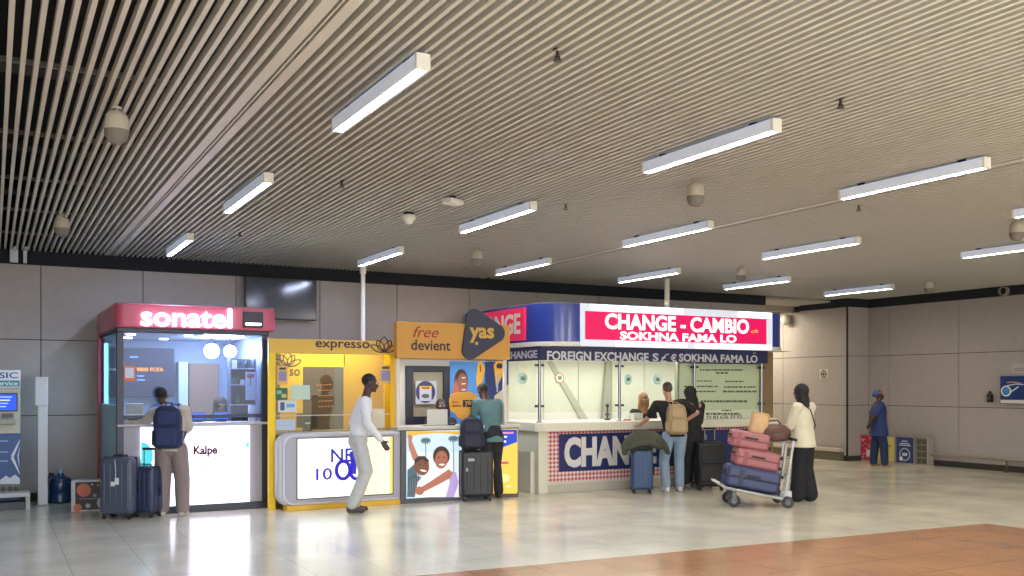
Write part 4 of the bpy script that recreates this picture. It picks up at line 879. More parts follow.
# ================================================================ suitcases
rub = mat('#17181b', .6)
def case(name, label, loc, rz, w, d, h, col, grp=None, handle=.0, ribs=5, tilt=None, rough=.4, cat='suitcase', hard=True, fat=0):
    """upright wheeled suitcase, wide face toward -Y"""
    t = thing(name, label, cat, loc, rz, grp)
    m_ = mat(col, rough, noise=.04, scale=25); z0 = .06
    MB().box(-w/2, w/2, -d/2, d/2, z0, h).build('shell', m_, t, bevel=min(.045, d*.2), seg=4)
    if hard:
        for sgn in (-1, 1):
            for i in range(ribs):
                x_ = -w/2 + w*(i+.8)/(ribs+.6); MB().box(x_-.012, x_+.012, sgn*d/2-.006, sgn*d/2+.006, z0+.07, h-.07).build('rib', m_, t, bevel=.005)
        MB().box(-w/2-.004, w/2+.004, -.012, .012, z0-.003, h+.003).build('zip_band', mat('#101114', .6), t, bevel=.004)
    else:
        MB().box(-w/2+.04, w/2-.04, -d/2-.025, -d/2+.01, z0+.08, h*.52).build('front_pocket', m_, t, bevel=.02, seg=3); MB().box(-w/2+.05, w/2-.05, -d/2-.02, -d/2+.01, h*.56, h-.07).build('front_pocket', m_, t, bevel=.018, seg=3)
        MB().box(-w/2-.003, w/2+.003, d*.12, d*.16, z0+.01, h+.002).build('zip_band', mat('#2a2a2e', .6), t)
    MB().tube([(-.08, -.0, h), (-.08, -.0, h+.022), (.08, 0, h+.022), (.08, 0, h)], .011, 8).build('top_handle', rub, t)
    MB().tube([(w/2, 0, h*.42), (w/2+.02, 0, h*.45), (w/2+.02, 0, h*.6), (w/2, 0, h*.63)], .01, 8).build('side_handle', rub, t)
    if handle:
        MB().cyl((-.075, d*.33, h-.03), (-.075, d*.33, h+handle), .008, 8).cyl((.075, d*.33, h-.03), (.075, d*.33, h+handle), .008, 8).build('pull_bars', mat('#9da0a8', .3, .7), t)
        MB().box(-.095, .095, d*.33-.015, d*.33+.015, h+handle-.01, h+handle+.02).build('pull_grip', rub, t, bevel=.008)
    for sx in (-1, 1):
        for sy_ in (-1, 1):
            x_, y_ = sx*(w/2-.045), sy_*(d/2-.04)
            wh = MB().cyl((x_-.012, y_, .026), (x_+.012, y_, .026), .026, 14).build('wheel', rub, t)
            MB().box(x_-.02, x_+.02, y_-.016, y_+.016, .035, .07).build('wheel_fork', mat('#3a3c42', .5), t, bevel=.004)
    return t
g_ = case('suitcase', 'tall grey-green hard suitcase with white luggage tag left of the backpacker', at(117, 520, z=0)+Vector((.06, .16, 0)), BASE-4, .40, .28, .74, '#4a5468', 'suitcases beside the backpacker', 0)
MB().box(.0, .05, -.155, -.148, .42, .5).box(-.05, .0, -.154, -.148, .40, .455).build('luggage_tag', mat('#dfe3e6', .6), g_, bevel=.004)
MB().tube([(.0, -.15, .72), (.012, -.155, .6), (.01, -.15, .5)], .004, 6).build('tag_string', mat('#cfd5da', .6), g_)
g_ = case('suitcase', 'navy hard suitcase with silver pull handle raised left of the backpacker', at(147, 518, z=0)+Vector((.0, .14, 0)), BASE-14, .37, .25, .62, '#2f3b5a', 'suitcases beside the backpacker', .20)
MB().box(-.16, -.12, -.135, -.128, .38, .44).build('luggage_tag', mat('#c9cfe0', .6), g_, bevel=.004)
ys = at(479, 501.5, z=0)+Vector((.02, .15, 0))
g_ = case('suitcase', 'big black hard suitcase with a backpack on top before the tan stall', ys, BASE+16, .46, .29, .70, '#1e2026', None, .34, 4)
MB().box(-.14, -.05, -.152, -.146, .56, .60).box(-.17, -.14, -.152, -.146, .42, .47).build('sticker', mat('#9a9ca6', .6), g_)
g_ = case('suitcase', 'upright blue hard suitcase under the olive jacket at the exchange booth', at(641.5, 494, z=0)+Vector((.07, .09, 0)), BASE, .32, .24, .66, '#2f4a70', None, .22, 5)
case('suitcase', 'black soft suitcase with chrome pull handle standing behind the luggage trolley', at(717, 491, z=0)+Vector((0, .15, 0)), BASE-4, .42, .26, .74, '#15161a', 'black suitcases by the booth', .2, hard=False)
case('suitcase', 'black soft suitcase half hidden between the woman in black and the trolley', at(704, 488, z=0)+Vector((.05, .12, 0)), BASE-10, .38, .24, .70, '#1a1b20', 'black suitcases by the booth', .14, hard=False)

# backpacks and bags
def backpack(label, loc, rz, w, d, h, col, col2=None, rx=0, straps=True, grp=None, name='backpack'):
    """back panel at +Y, pocket toward -Y, origin at its base"""
    t = thing(name, label, 'backpack', loc, rz, grp); t.rotation_euler[0] = R(rx)
    m_ = mat(col, .7, noise=.07, scale=30); m2 = mat(col2 or col, .7, noise=.07, scale=30)
    MB().prism([(x_*w/2, z_*h) for x_, z_ in ((-.8, 0), (.8, 0), (1, .08), (1, .7), (.85, .9), (.5, 1), (-.5, 1), (-.85, .9), (-1, .7), (-1, .08))], -d/2, d/2).build('main_bag', m_, t, bevel=.03, seg=3)
    MB().prism(rrect(-w*.38, w*.38, h*.06, h*.48, .04), -d/2-.05, -d/2+.02).build('front_pocket', m2, t, bevel=.02, seg=3)
    MB().prism(rrect(-w*.34, w*.34, h*.55, h*.86, .04), -d/2-.02, -d/2+.02).build('upper_pocket', m2, t, bevel=.012, seg=3)
    for s_ in (-1, 1): MB().box(s_*w*.5-.02, s_*w*.5+.02, -d*.3, d*.3, h*.08, h*.42).build('side_pocket', m2, t, bevel=.012)
    MB().tube([(-.04, d*.3, h*.98), (-.035, d*.3, h*1.06), (.035, d*.3, h*1.06), (.04, d*.3, h*.98)], .01, 8).build('top_loop', m2, t)
    if straps:
        for s_ in (-1, 1):
            MB().tube([(s_*w*.24, d/2-.02, h*.95), (s_*w*.30, d/2+.04, h*1.03), (s_*w*.38, d/2+.16, h*1.0), (s_*w*.44, d/2+.215, h*.84), (s_*w*.50, d/2+.19, h*.6), (s_*w*.52, d/2+.08, h*.3), (s_*w*.42, d/2-.01, h*.12)], .016, 8).build('shoulder_strap', m2, t)
    return t
backpack('dark navy backpack with wine-red side resting on the black suitcase', (ys.x-.06, ys.y-.0, .702+.024), BASE+10, .32, .17, .43, '#1f2236', '#2a2c3e', straps=False)

# ================================================================ luggage trolley with its load
ct_o = at(759, 507, z=0) + Vector((.05, .18, 0)); TR = BASE-3
def trolley(label, loc, rz, grp='luggage trolleys'):
    """airport trolley; nose toward -X, handle at +X"""
    t = thing('luggage_trolley', label, 'trolley', loc, rz, grp)
    steel = mat('#b9bcc0', .28, .6)
    # side rails rise toward the nose
    for s_ in (-1, 1): MB().tube([(-.44, s_*.22, .29), (-.40, s_*.25, .26), (.36, s_*.29, .115), (.44, s_*.27, .10)], .019, 10).build('side_rail', steel, t)
    b = MB().tube([(-.44, -.22, .29), (-.46, 0, .30), (-.44, .22, .29)], .019, 10)
    for f_ in (.15, .4, .65, .88): b.tube([(-.40+.76*f_, -.25-.03*f_, .268-.155*f_), (-.40+.76*f_, .25+.03*f_, .268-.155*f_)], .011, 8)
    b.build('cross_bars', steel, t)
    b = MB()
    b.add([(-.44, -.22, .275), (.34, -.24, .135), (.34, .24, .135), (-.44, .22, .275)], [(0, 1, 2, 3)]).add([(-.44, -.22, .268), (.34, -.24, .128), (.34, .24, .128), (-.44, .22, .268)], [(0, 3, 2, 1)])
    b.build('tray_panel', mat('#8d9196', .35, .5), t)
    MB().tube([(-.46, -.15, .315), (-.52, -.1, .335), (-.52, .1, .335), (-.46, .15, .315)], .016, 8).build('nose_bumper', mat('#d9dadb', .4), t)
    # handle frame
    b = MB()
    for s_ in (-1, 1): b.tube([(.36, s_*.25, .13), (.40, s_*.25, .30), (.475, s_*.25, .82), (.495, s_*.25, .88)], .02, 10)
    b.tube([(.42, -.25, .42), (.42, .25, .42)], .012, 8).tube([(.45, -.25, .64), (.45, .25, .64)], .012, 8).build('handle_frame', steel, t)
    MB().add([(.375, -.03, .16), (.465, -.03, .83), (.48, .03, .83), (.39, .03, .16), (.345, -.03, .16), (.435, -.03, .83), (.435, .03, .83), (.345, .03, .16)], [(0, 1, 2, 3), (4, 7, 6, 5), (0, 4, 5, 1), (1, 5, 6, 2), (2, 6, 7, 3), (3, 7, 4, 0)]).build('centre_panel', mat('#c9c8c0', .4), t, bevel=.004)
    MB().tube([(.51, -.27, .89), (.51, .27, .89)], .022, 12).build('push_bar', rub, t)
    MB().box(.36, .52, -.03, .03, .06, .2).build('rear_gusset', mat('#b0b4bb', .3, .5), t, bevel=.01)
    for x_, y_ in ((-.28, -.2), (-.28, .2), (.40, -.29), (.40, .29)):
        r_ = .085 if x_ < 0 else .078
        wh = MB().tube([(x_, y_-.02, r_), (x_, y_+.02, r_)], r_, 24).build('wheel', mat('#2c2d31', .6), t, bevel=.008)
        MB().cyl((x_, y_-.023, r_), (x_, y_+.023, r_), r_*.45, 16).build('hub', mat('#6a6d74', .4, .3), wh)
        z_t = .235 if x_ < 0 else .12
        MB().box(x_-.025, x_+.03, y_-.032, y_-.024, r_-.01, z_t).box(x_-.025, x_+.03, y_+.024, y_+.032, r_-.01, z_t).box(x_-.03, x_+.035, y_-.034, y_+.034, z_t-.012, z_t+.004).build('wheel_fork', mat('#5b5e65', .4, .5), t)
    return t
cart = trolley('loaded luggage trolley with three suitcases beside the woman in white', ct_o, TR)
def onto(o, lx, ly, lz, ry=0):
    a = R(TR); o.location = (ct_o.x + lx*cos(a) - ly*sin(a), ct_o.y + lx*sin(a) + ly*cos(a), lz); o.rotation_euler = (0, R(ry), R(TR)); return o
SL = 10.2
def lying(label, l_, w_, h_, col, lx, lz, hand='#15161a', grp='suitcases lying on the trolley', zb='#8a4650'):
    """suitcase lying flat, long side along X"""
    t = thing('suitcase', label, 'suitcase', (0, 0, 0), 0, grp); m_ = mat(col, .4, noise=.05, scale=20)
    MB().box(-l_/2, l_/2, -w_/2, w_/2, 0, h_).build('shell', m_, t, bevel=.05, seg=4)
    for i in range(5):
        y_ = -w_/2 + w_*(i+.8)/5.6
        MB().box(-l_/2+.08, l_/2-.08, y_-.01, y_+.01, h_-.004, h_+.006).build('rib', m_, t, bevel=.004)
    MB().box(-l_/2-.004, l_/2+.004, -w_/2-.004, w_/2+.004, h_*.46, h_*.56).build('zip_band', mat(zb, .6), t, bevel=.004)
    MB().tube([(-.08, -w_/2, h_*.64), (-.08, -w_/2-.022, h_*.64), (.08, -w_/2-.022, h_*.64), (.08, -w_/2, h_*.64)], .011, 8).build('side_handle', mat(hand, .5), t)
    MB().box(-l_/2-.02, -l_/2+.01, -.09, .09, h_*.6, h_*.72).build('end_handle', mat(hand, .5), t, bevel=.008)
    for y_ in (-w_/2+.06, w_/2-.06):
        for z_ in (.05, h_-.05): MB().cyl((l_/2+.018, y_-.012, z_), (l_/2+.018, y_+.012, z_), .024, 12).build('wheel', rub, t)
    MB().box(-.19, -.13, -w_/2-.006, -w_/2+.004, h_*.15, h_*.85).build('latch', mat(zb, .4), t, bevel=.003)
    return onto(t, lx, 0, lz, SL)
lying('large navy blue suitcase at the bottom of the trolley load', .70, .47, .29, '#37406a', -.055, .222, zb='#141a38')
lying('dusty pink suitcase in the middle of the trolley load', .58, .41, .24, '#a2666a', .015, .506)
lying('dusty pink rounded suitcase on top of the trolley load', .50, .37, .22, '#a5696e', -.07, .768)
t = thing('paper_bag', 'crumpled tan paper bag on top of the pink suitcases', 'bag', (0, 0, 0))
b = MB(); rg = []
for i, (z_, sx_, sy_) in enumerate(((0, .115, .075), (.03, .125, .085), (.1, .12, .08), (.17, .105, .06), (.215, .11, .035))):
    rg.append([((sx_ + random.uniform(-.008, .008))*cos(2*pi*j/16)*(1.15 if j % 4 == 2 else 1), (sy_+random.uniform(-.008, .008))*sin(2*pi*j/16), z_ + random.uniform(-.006, .006)) for j in range(16)])
b.ring_tube(rg).build('body', mat('#c9a77c', .7, noise=.1, scale=14, bump=.6), t, bevel=.004); MB().box(-.10, .10, -.03, .03, .20, .235).build('folded_top', mat('#b99567', .7), t, bevel=.012)
t.scale = (1.1, 1, 1.2); onto(t, .07, 0, .968, SL)
t = thing('leather_bag', 'dark brown leather handbag hanging at the trolley handle', 'bag', (0, 0, 0))
b = MB(); rg = [[((sx_)*cos(2*pi*j/20), sy_*sin(2*pi*j/20), z_) for j in range(20)] for z_, sx_, sy_ in ((0, .12, .06), (.02, .16, .10), (.08, .18, .115), (.14, .17, .10), (.19, .12, .06), (.205, .06, .02))]
b.ring_tube(rg).build('body', mat('#5a3c34', .45, noise=.1, scale=12, bump=.4), t); MB().tube([(-.11, 0, .17), (-.08, 0, .24), (.03, 0, .25), (.09, 0, .17)], .010, 8).build('carry_handle', mat('#37241f', .5), t); MB().box(-.05, .05, -.11, -.10, .07, .12).build('buckle_flap', mat('#46302a', .5), t, bevel=.008)
t.scale = (1.2, 1.1, 1.12); onto(t, .30, 0, .86, 0)
0 and trolley('empty luggage trolley standing behind the loaded one', at(797, 475, z=0), BASE+165)

# ================================================================ cartons by the right wall
def crate(label, xa, xb, ytop, col, art_, name='display_box', grp='printed boxes along the right wall'):
    X_ = 16.38; a_, c_ = at(xa, 450, X=X_).y, at(xb, 450, X=X_).y; zt = at((xa+xb)/2, ytop, X=X_).z
    t = thing(name, label, 'box', (X_+.09, (a_+c_)/2, 0), 0, grp); hw = abs(a_-c_)/2 - .004
    MB().box(-.09, .09, -hw, hw, 0.0, zt).build('box_body', mat('#a39a8e', .6), t, bevel=.006)
    MB().box(-.094, -.089, -hw+.02, hw-.02, .03, zt-.025).build('front_sheet', mat(col, .5), t)
    art_(t, hw, zt); return t
def a_pink(t, hw, zt):
    b = MB().use(mat('#e3bcc4', .5)); rr_ = random.Random(4)
    for i in range(26):
        y_, z_ = rr_.uniform(-hw+.05, hw-.05), rr_.uniform(.05, zt-.05); b.box(-.096, -.094, y_-.018, y_+.018, z_-.012, z_+.012)
    b.use(mat('#efe7e4', .5)).ell((-.095, -hw*.25, .17), (.003, .06, .08)); b.build('pattern', None, t, smooth=0)
def a_yel(t, hw, zt):
    MB().use(mat('#e8e2b0', .5)).ell((-.095, .05, .18), (.003, .09, .12)).use(mat('#8a9a4c', .5)).box(-.096, -.094, -hw*.6, hw*.6, zt*.6, zt*.68).build('print', None, t, smooth=0)
def a_blue(t, hw, zt):
    b = MB().use(mat('#c9d0dc', .5))
    for z_, w_ in ((.47, .4), (.42, .65), (.385, .8)): b.box(-.096, -.094, -hw*w_*.8, hw*w_*.8, z_-.01, z_+.01)
    n = 24
    b.ring_tube([[(x_, r_*cos(2*pi*j/n), .2+r_*sin(2*pi*j/n)) for j in range(n)] for x_, r_ in ((-.094, .13), (-.097, .13), (-.097, .112), (-.094, .112))], cap=False)
    b.box(-.097, -.094, -.06, .06, .17, .23); b.use(mat('#e5e8ee', .5)).ell((-.095, .09, .11), (.003, .045, .045)); b.build('print', None, t, smooth=0)
def a_grid(t, hw, zt):
    b = MB()
    for i in range(2):
        for j in range(4): b.box(-.1, -.09, -hw*.8+i*hw*.85, -hw*.8+i*hw*.85+hw*.7, .04+j*.13, .04+j*.13+.1)
    b.build('niche', mat('#514c47', .6), t, bevel=.004)
crate('pink printed box left of the cleaner by the right wall', 859.5, 874.5, 434, '#b8324a', a_pink)
crate('pale yellow printed box behind the cleaner legs', 877, 895, 436, '#cdbd62', a_yel)
crate('navy printed box with round emblem right of the cleaner', 895.5, 914.5, 436, '#263c74', a_blue)
crate('grey crate with rows of square niches by the right wall', 915.5, 928, 436, '#7c756d', a_grid, name='grey_crate')
t = thing('black_bag', 'small black bag on the floor beside the grey crate', 'bag', at(934, 461, z=0)+Vector((.1, 0, 0)))
MB().lathe([(.0, 0), (.13, .0), (.15, .08), (.14, .2), (.09, .28), (.03, .3)], n=16, sx=.7).build('body', mat('#1a1818', .7, noise=.1), t); MB().tube([(0, -.06, .28), (0, -.04, .34), (0, .04, .34), (0, .06, .28)], .01, 6).build('carry_handle', mat('#1a1818', .7), t)
# ================================================================ people
SK = {'dark': '#4a3128', 'mid': '#7a5442', 'light': '#b98d78'}
def cap(b, p, q, r0, r1, side=(1, 0, 0), e0=1, e1=1, n=14):
    """tapered limb with round ends; e = depth/width ratio of the section"""
    p, q = Vector(p), Vector(q); d = (q-p); L = d.length; d.normalize()
    sx = Vector(side); sx = sx - d*sx.dot(d)
    if sx.length < .05: sx = d.orthogonal()
    sx.normalize(); sy_ = d.cross(sx); rings = []
    def ring(c, rx, ry): rings.append([c + sx*(rx*cos(t)) + sy_*(ry*sin(t)) for t in [2*pi*j/n for j in range(n)]])
    for a in (80, 55, 28): k = cos(R(a)); ring(p - d*(r0*min(e0, 1)*sin(R(a))), r0*k, r0*e0*k)
    for i in range(5):
        f = i/4; ring(p + d*(L*f), r0+(r1-r0)*f, (r0*e0)+(r1*e1-r0*e0)*f)
    for a in (28, 55, 80): k = cos(R(a)); ring(q + d*(r1*min(e1, 1)*sin(R(a))), r1*k, r1*e1*k)
    b.ring_tube(rings)
def chain(b, pts, **k):
    for (p, r), (q, s_) in zip(pts, pts[1:]): cap(b, p, q, r, s_, **k)
def torso(b, secs, n=22):
    """secs: (x, y, z, rx, ry)"""
    rings = [[(x+rx*cos(t), y+ry*sin(t), z) for t in [2*pi*j/n for j in range(n)]] for x, y, z, rx, ry in secs]
    b.ring_tube(rings)
def hand(b, wr, dr, side, h, curl=.5, sgn=1):
    """palm and five separate fingers; dr = direction of the hand, side = toward the thumb"""
    dr = Vector(dr).normalized(); sd = Vector(side); sd = (sd - dr*sd.dot(dr)); sd = sd.normalized() if sd.length > .01 else dr.orthogonal().normalized()
    nrm = dr.cross(sd)*sgn; wr = Vector(wr); s = h/1.75
    cap(b, wr, wr+dr*.075*s, .024*s, .036*s, side=sd, e0=.75, e1=.42)
    for i, (off, ln) in enumerate(((.030, .066), (.0105, .076), (-.0095, .070), (-.028, .054))):
        p0 = wr + dr*.085*s + sd*off*s; c1 = curl*.6; d1 = (dr*cos(c1)+nrm*sin(c1)).normalized(); d2 = (dr*cos(c1+curl)+nrm*sin(c1+curl)).normalized()
        p1 = p0 + d1*ln*.55*s; p2 = p1 + d2*ln*.45*s
        cap(b, p0-dr*.02*s, p1, .0095*s, .0088*s, n=8); cap(b, p1, p2, .0088*s, .0075*s, n=8)
    t0 = wr + dr*.03*s + sd*.026*s; t1 = t0 + (dr*.6+sd*.75+nrm*.25).normalized()*.035*s; t2 = t1 + (dr*.9+sd*.3+nrm*.35).normalized()*.03*s
    cap(b, t0, t1, .0125*s, .0105*s, n=8); cap(b, t1, t2, .0105*s, .009*s, n=8)
def person(label, loc, rz, h=1.72, J=None, skin='dark', top='#d9d5c8', sleeve='long', hem=.47, flare=0, bulk=1.0, bottom='#8c7f6c', leg_r=(.060, .045, .036), hair='short', hair_c='#14110f', shoe='#c9c7c4', headturn=0, headtilt=(0, 0), seated=False, top_rough=.75, curl=.5, vest=None, wide=1.0, group=None, hood=None):
    K_ = dict(pel=(0, 0, .525), chest=(0, 0, .72), neck=(0, 0, .825), head=(0, .008, .93),
             shR=(.108, 0, .795), elR=(.135, -.01, .63), wrR=(.14, .03, .49), hdR=None, shL=(-.108, 0, .795), elL=(-.135, -.01, .63), wrL=(-.14, .03, .49), hdL=None,
             hiR=(.052, 0, .50), knR=(.055, .015, .28), anR=(.055, -.01, .05), hiL=(-.052, 0, .50), knL=(-.055, .015, .28), anL=(-.055, -.01, .05), toR=None, toL=None)
    K_.update(J or {})
    P_ = {k: (Vector(v)*h if v is not None else None) for k, v in K_.items()}
    sk = mat(SK[skin], .55, noise=.03); V = Vector
    b = MB(); hd = P_['head']; s = h/1.75
    M = Matrix.Rotation(R(headturn), 3, 'Z') @ Matrix.Rotation(R(headtilt[0]), 3, 'X') @ Matrix.Rotation(R(headtilt[1]), 3, 'Y')
    H = lambda x, y, z: hd + M @ V((x*s, y*s, z*s))
    # head: skull, jaw, nose, lips, brow, ears
    b.ell(H(0, -.008, .02), (.074*s, .093*s, .088*s), rot=M); b.ell(H(0, .022, -.045), (.055*s, .062*s, .066*s), rot=M)
    cap(b, H(0, .084, .008), H(0, .103, -.028), .009*s, .015*s, n=10); b.ell(H(0, .083, -.062), (.024*s, .013*s, .012*s), rot=M); b.ell(H(0, .07, -.095), (.022*s, .018*s, .016*s), rot=M)
    for q in (-1, 1):
        b.ell(H(q*.075, -.005, -.005), (.010*s, .02*s, .03*s), rot=M); b.ell(H(q*.03, .078, .022), (.022*s, .010*s, .008*s), rot=M)
    nk = P_['neck']; cap(b, nk - V((0, 0, .01*h)), hd - M @ V((0, .015*s, .06*s)), .054*s, .050*s)
    ch_, pe = P_['chest'], P_['pel']
    cap(b, ch_, nk - V((0, 0, .03*h)), .088*h*.95, .065*h, e0=.6, e1=.6); cap(b, pe, ch_, .080*h, .083*h, e0=.68, e1=.62)
    cap(b, P_['shL'], P_['shR'], .036*h, .036*h)
    for q in 'RL':
        sh, el, wr = P_['sh'+q], P_['el'+q], P_['wr'+q]
        cap(b, sh, el, .029*h, .022*h); cap(b, el, wr, .023*h, .0155*h)
        dr = P_['hd'+q]/h if P_['hd'+q] is not None else (wr-el).normalized()
        fw = V((0, 1, 0)) if abs(V(dr).normalized().y) < .8 else V((-1 if q == 'R' else 1, 0, .3))
        hand(b, wr, dr, fw, h, curl, 1 if q == 'R' else -1)
        hi, kn, an = P_['hi'+q], P_['kn'+q], P_['an'+q]
        cap(b, hi, kn, .046*h, .032*h); cap(b, kn, an, .033*h, .021*h); 
        to = P_['to'+q] if P_['to'+q] is not None else V((.012*h if q == 'R' else -.012*h, .10*h, 0))
        cap(b, an - V((0, 0, .018*h)), V((an.x, an.y, .022*h)) + to*.7, .02*h, .018*h)
    body = b.build('person', sk, None, remesh=.009, sm=3)
    body.location = loc; body.rotation_euler = (0, 0, R(rz)); tag(body, label, 'person', group)
    # eyes and mouth
    for q in (-1, 1):
        e_ = MB().ell(H(q*.03, .080, .006), (.013*s, .008*s, .009*s), n=10, m=8, rot=M).build('eye', mat('#e8e4dc', .3), body)
        MB().ell(H(q*.03, .0865, .006), (.006*s, .003*s, .006*s), n=8, m=6, rot=M).build('iris', mat('#1a100c', .3), e_)
    MB().ell(H(0, .0945, -.062), (.02*s, .004*s, .0035*s), n=10, m=6, rot=M).build('mouth', mat('#4a1f1c', .5), body)
    hm = mat(hair_c, .7, noise=.15, scale=40)
    # hair
    b = MB()
    if hair == 'short': b.ell(H(0, -.018, .034), (.079*s, .094*s, .088*s), rot=M)
    elif hair == 'fade':
        b.ell(H(0, -.018, .050), (.075*s, .090*s, .076*s), rot=M)
    elif hair == 'long':
        b.ell(H(0, -.026, .020), (.104*s, .114*s, .108*s), rot=M)
        bk = -.055
        chain(b, [(H(0, -.045, .0), .094*s), (H(0, -.075, -.12), .102*s), (H(0, -.085, -.25), .088*s), (H(0, -.08, -.35), .05*s)], e0=.6, e1=.6)
        for q in (-1, 1): cap(b, H(q*.068, -.01, 0), H(q*.066, -.01, -.15), .03*s, .028*s)
    elif hair == 'hijab':
        b.ell(H(0, -.034, .024), (.090*s, .100*s, .104*s), rot=M)
        for q in (-1, 1): cap(b, H(q*.06, .0, .0), H(q*.05, .02, -.11), .04*s, .05*s)
        chain(b, [(H(0, -.04, -.03), .085*s), (H(0, -.03, -.16), .10*s)], e0=.8, e1=.9); cap(b, H(0, .03, -.15), H(0, .035, -.22), .06*s, .07*s)
    elif hair == 'wrap':
        b.ell(H(0, -.022, .05), (.088*s, .104*s, .082*s), rot=M); b.ell(H(0, -.10, .03), (.05*s, .05*s, .05*s), rot=M)
    b.build('head_wrap' if hair in ('hijab', 'wrap') else 'hair', hm, body, remesh=.009, sm=4)
    if hair == 'fade': 
        MB().ell(H(0, -.02, .022), (.0775*s, .0945*s, .080*s), rot=M).build('hair_sides', mat('#4d4038', .8, noise=.1, scale=60), body)
    if hair == 'wrap':
        MB().tube([H(.09*cos(R(t)), -.02+.108*sin(R(t)), .045+.015*sin(R(t))) for t in range(10, 175, 12)], .012*s, 8).build('head_band', mat('#d2435a', .6), body)
    # shirt
    tm = mat(top, top_rough, noise=.05, scale=12, bump=.35); w_ = bulk
    sl = mat(top, top_rough)
    b = MB(); hz = hem*h
    f0 = (hz - pe.z)/(ch_.z - pe.z); lo = pe + (ch_-pe)*f0
    torso(b, [(lo.x, lo.y, lo.z, (.088+flare)*h*w_, (.068+flare*.8)*h*w_), (pe.x*.5+ch_.x*.5, pe.y*.5+ch_.y*.5, (pe.z+ch_.z)/2, (.086+flare*.4)*h*w_, .066*h*w_), (ch_.x, ch_.y, ch_.z, .098*h*w_, .070*h*w_), (nk.x*.55+ch_.x*.45, nk.y*.55+ch_.y*.45, nk.z-.045*h, .102*h*w_, .060*h*w_), (nk.x, nk.y-.005*h, nk.z-.006*h, .046*h, .042*h)])
    for q in 'RL':
        sh, el, wr = P_['sh'+q], P_['el'+q], P_['wr'+q]
        cap(b, ch_.lerp(nk, .55).lerp(sh, .35), sh, .042*h*w_, .040*h*w_)
        if sleeve == 'long': cap(b, sh, el, .038*h*w_, .031*h*w_); cap(b, el, el.lerp(wr, .93), .031*h*w_, .024*h*w_)
        else: cap(b, sh, sh.lerp(el, .68), .039*h*w_, .034*h*w_)
    shirt = b.build('top', tm, body, remesh=.010, sm=4)
    if hood: MB().ell((nk.x, nk.y-.05*h, nk.z-.01*h), (.06*h, .035*h, .035*h)).build('collar', mat(hood, .8, noise=.05), body)
    # trousers
    bmn = mat(bottom, .8, noise=.06, scale=14, bump=.35); b = MB(); r0, r1, r2 = leg_r
    cap(b, pe - V((.024*h, 0, .012*h)), pe + V((.024*h, 0, -.012*h)), .070*h*wide, .070*h*wide); cap(b, pe - V((0, 0, .03*h)), pe + V((0, 0, .04*h)), .085*h*wide, .080*h, e0=.8, e1=.75)
    for q in 'RL':
        hi, kn, an = P_['hi'+q], P_['kn'+q], P_['an'+q]
        cap(b, hi, kn, r0*h, r1*h); cap(b, kn, an + V((0, 0, .01*h)), r1*h, r2*h)
    b.build('trousers', bmn, body, remesh=.010, sm=4)
    for q in 'RL':
        an = P_['an'+q]; to = P_['to'+q] if P_['to'+q] is not None else V((.012*h if q == 'R' else -.012*h, .10*h, 0)); b = MB()
        a0 = V((an.x, an.y, max(an.z-.028*h, .021*h))) - to*.18
        cap(b, a0, V((an.x, an.y, an.z-.028*h)) + to*.75, .026*h, .024*h, e0=.9, e1=.75); cap(b, a0 + V((0, 0, .008*h)), an + V((0, 0, .0)), .025*h, .024*h)
        so = b.build('shoe', mat(shoe, .5), body, remesh=.008, sm=3)
    return body, P_, M, H
def worldp(o, v):
    a = o.rotation_euler[2]; return Vector((o.location.x + v[0]*cos(a) - v[1]*sin(a), o.location.y + v[0]*sin(a) + v[1]*cos(a), o.location.z + v[2]))

# -- traveller at the pink kiosk
pos = at(175, 516, z=0)
pk, _, _, _ = person('person in cream jacket and khaki trousers with a backpack, leaning at the pink kiosk counter', pos + Vector((-.03, .06, 0)), -22, 1.63,
    dict(chest=(-.02, .02, .72), neck=(-.04, .035, .822), head=(-.085, .05, .912), shR=(.085, .03, .80), elR=(.115, .05, .665), wrR=(.06, .14, .62), shL=(-.14, .035, .775), elL=(-.215, .06, .70), wrL=(-.295, .10, .668), hdL=(-.85, .45, -.05),
         hiR=(.05, 0, .50), knR=(.075, .01, .28), anR=(.085, -.02, .05), hiL=(-.05, 0, .50), knL=(-.065, .02, .28), anL=(-.07, .02, .05)),
    skin='dark', top='#b9b2a6', bottom='#867a78', leg_r=(.070, .058, .052), bulk=1.16, shoe='#c3bdb8', hair='short', hem=.49, hood='#a59f95')
backpack('navy backpack worn by the person at the pink kiosk', worldp(pk, (-.015, -.14, .835)), -22, .32, .16, .53, '#1d2a52', '#26335e', rx=-3)
# -- clerk in the pink kiosk
person('person with long dark hair seated inside the pink kiosk', (2.70, 13.75, -.19), 165, 1.68, dict(wrR=(.10, .16, .62), elR=(.14, .03, .64), wrL=(-.10, .16, .62), elL=(-.14, .03, .64)), skin='mid', top='#2c3550', bottom='#20242f', hair='long', hair_c='#15121a') if 0 else None
def seated(label, loc, rz, h, sc_h, **k):
    """sitting figure on a stool; loc at the floor under the seat"""
    o = .525*h - sc_h
    z_ = -o/h
    J = {}
    base = dict(pel=(0, 0, .525), chest=(0, .015, .715), neck=(0, .03, .82), head=(0, .045, .925), shR=(.105, .02, .79), elR=(.13, .06, .64), wrR=(.08, .20, .60), shL=(-.105, .02, .79), elL=(-.13, .06, .64), wrL=(-.08, .20, .60),
                hiR=(.055, 0, .50), knR=(.07, .24, .50), anR=(.07, .25, .27), hiL=(-.055, 0, .50), knL=(-.07, .24, .50), anL=(-.07, .25, .27))
    base.update(k.pop('J', {}) or {})
    for q, v in base.items(): J[q] = (v[0], v[1], v[2] + z_)
    J['anR'] = (.07, .25, .05); J['anL'] = (-.07, .25, .05)
    return person(label, loc, rz, h, J, hem=.50+z_, **k)
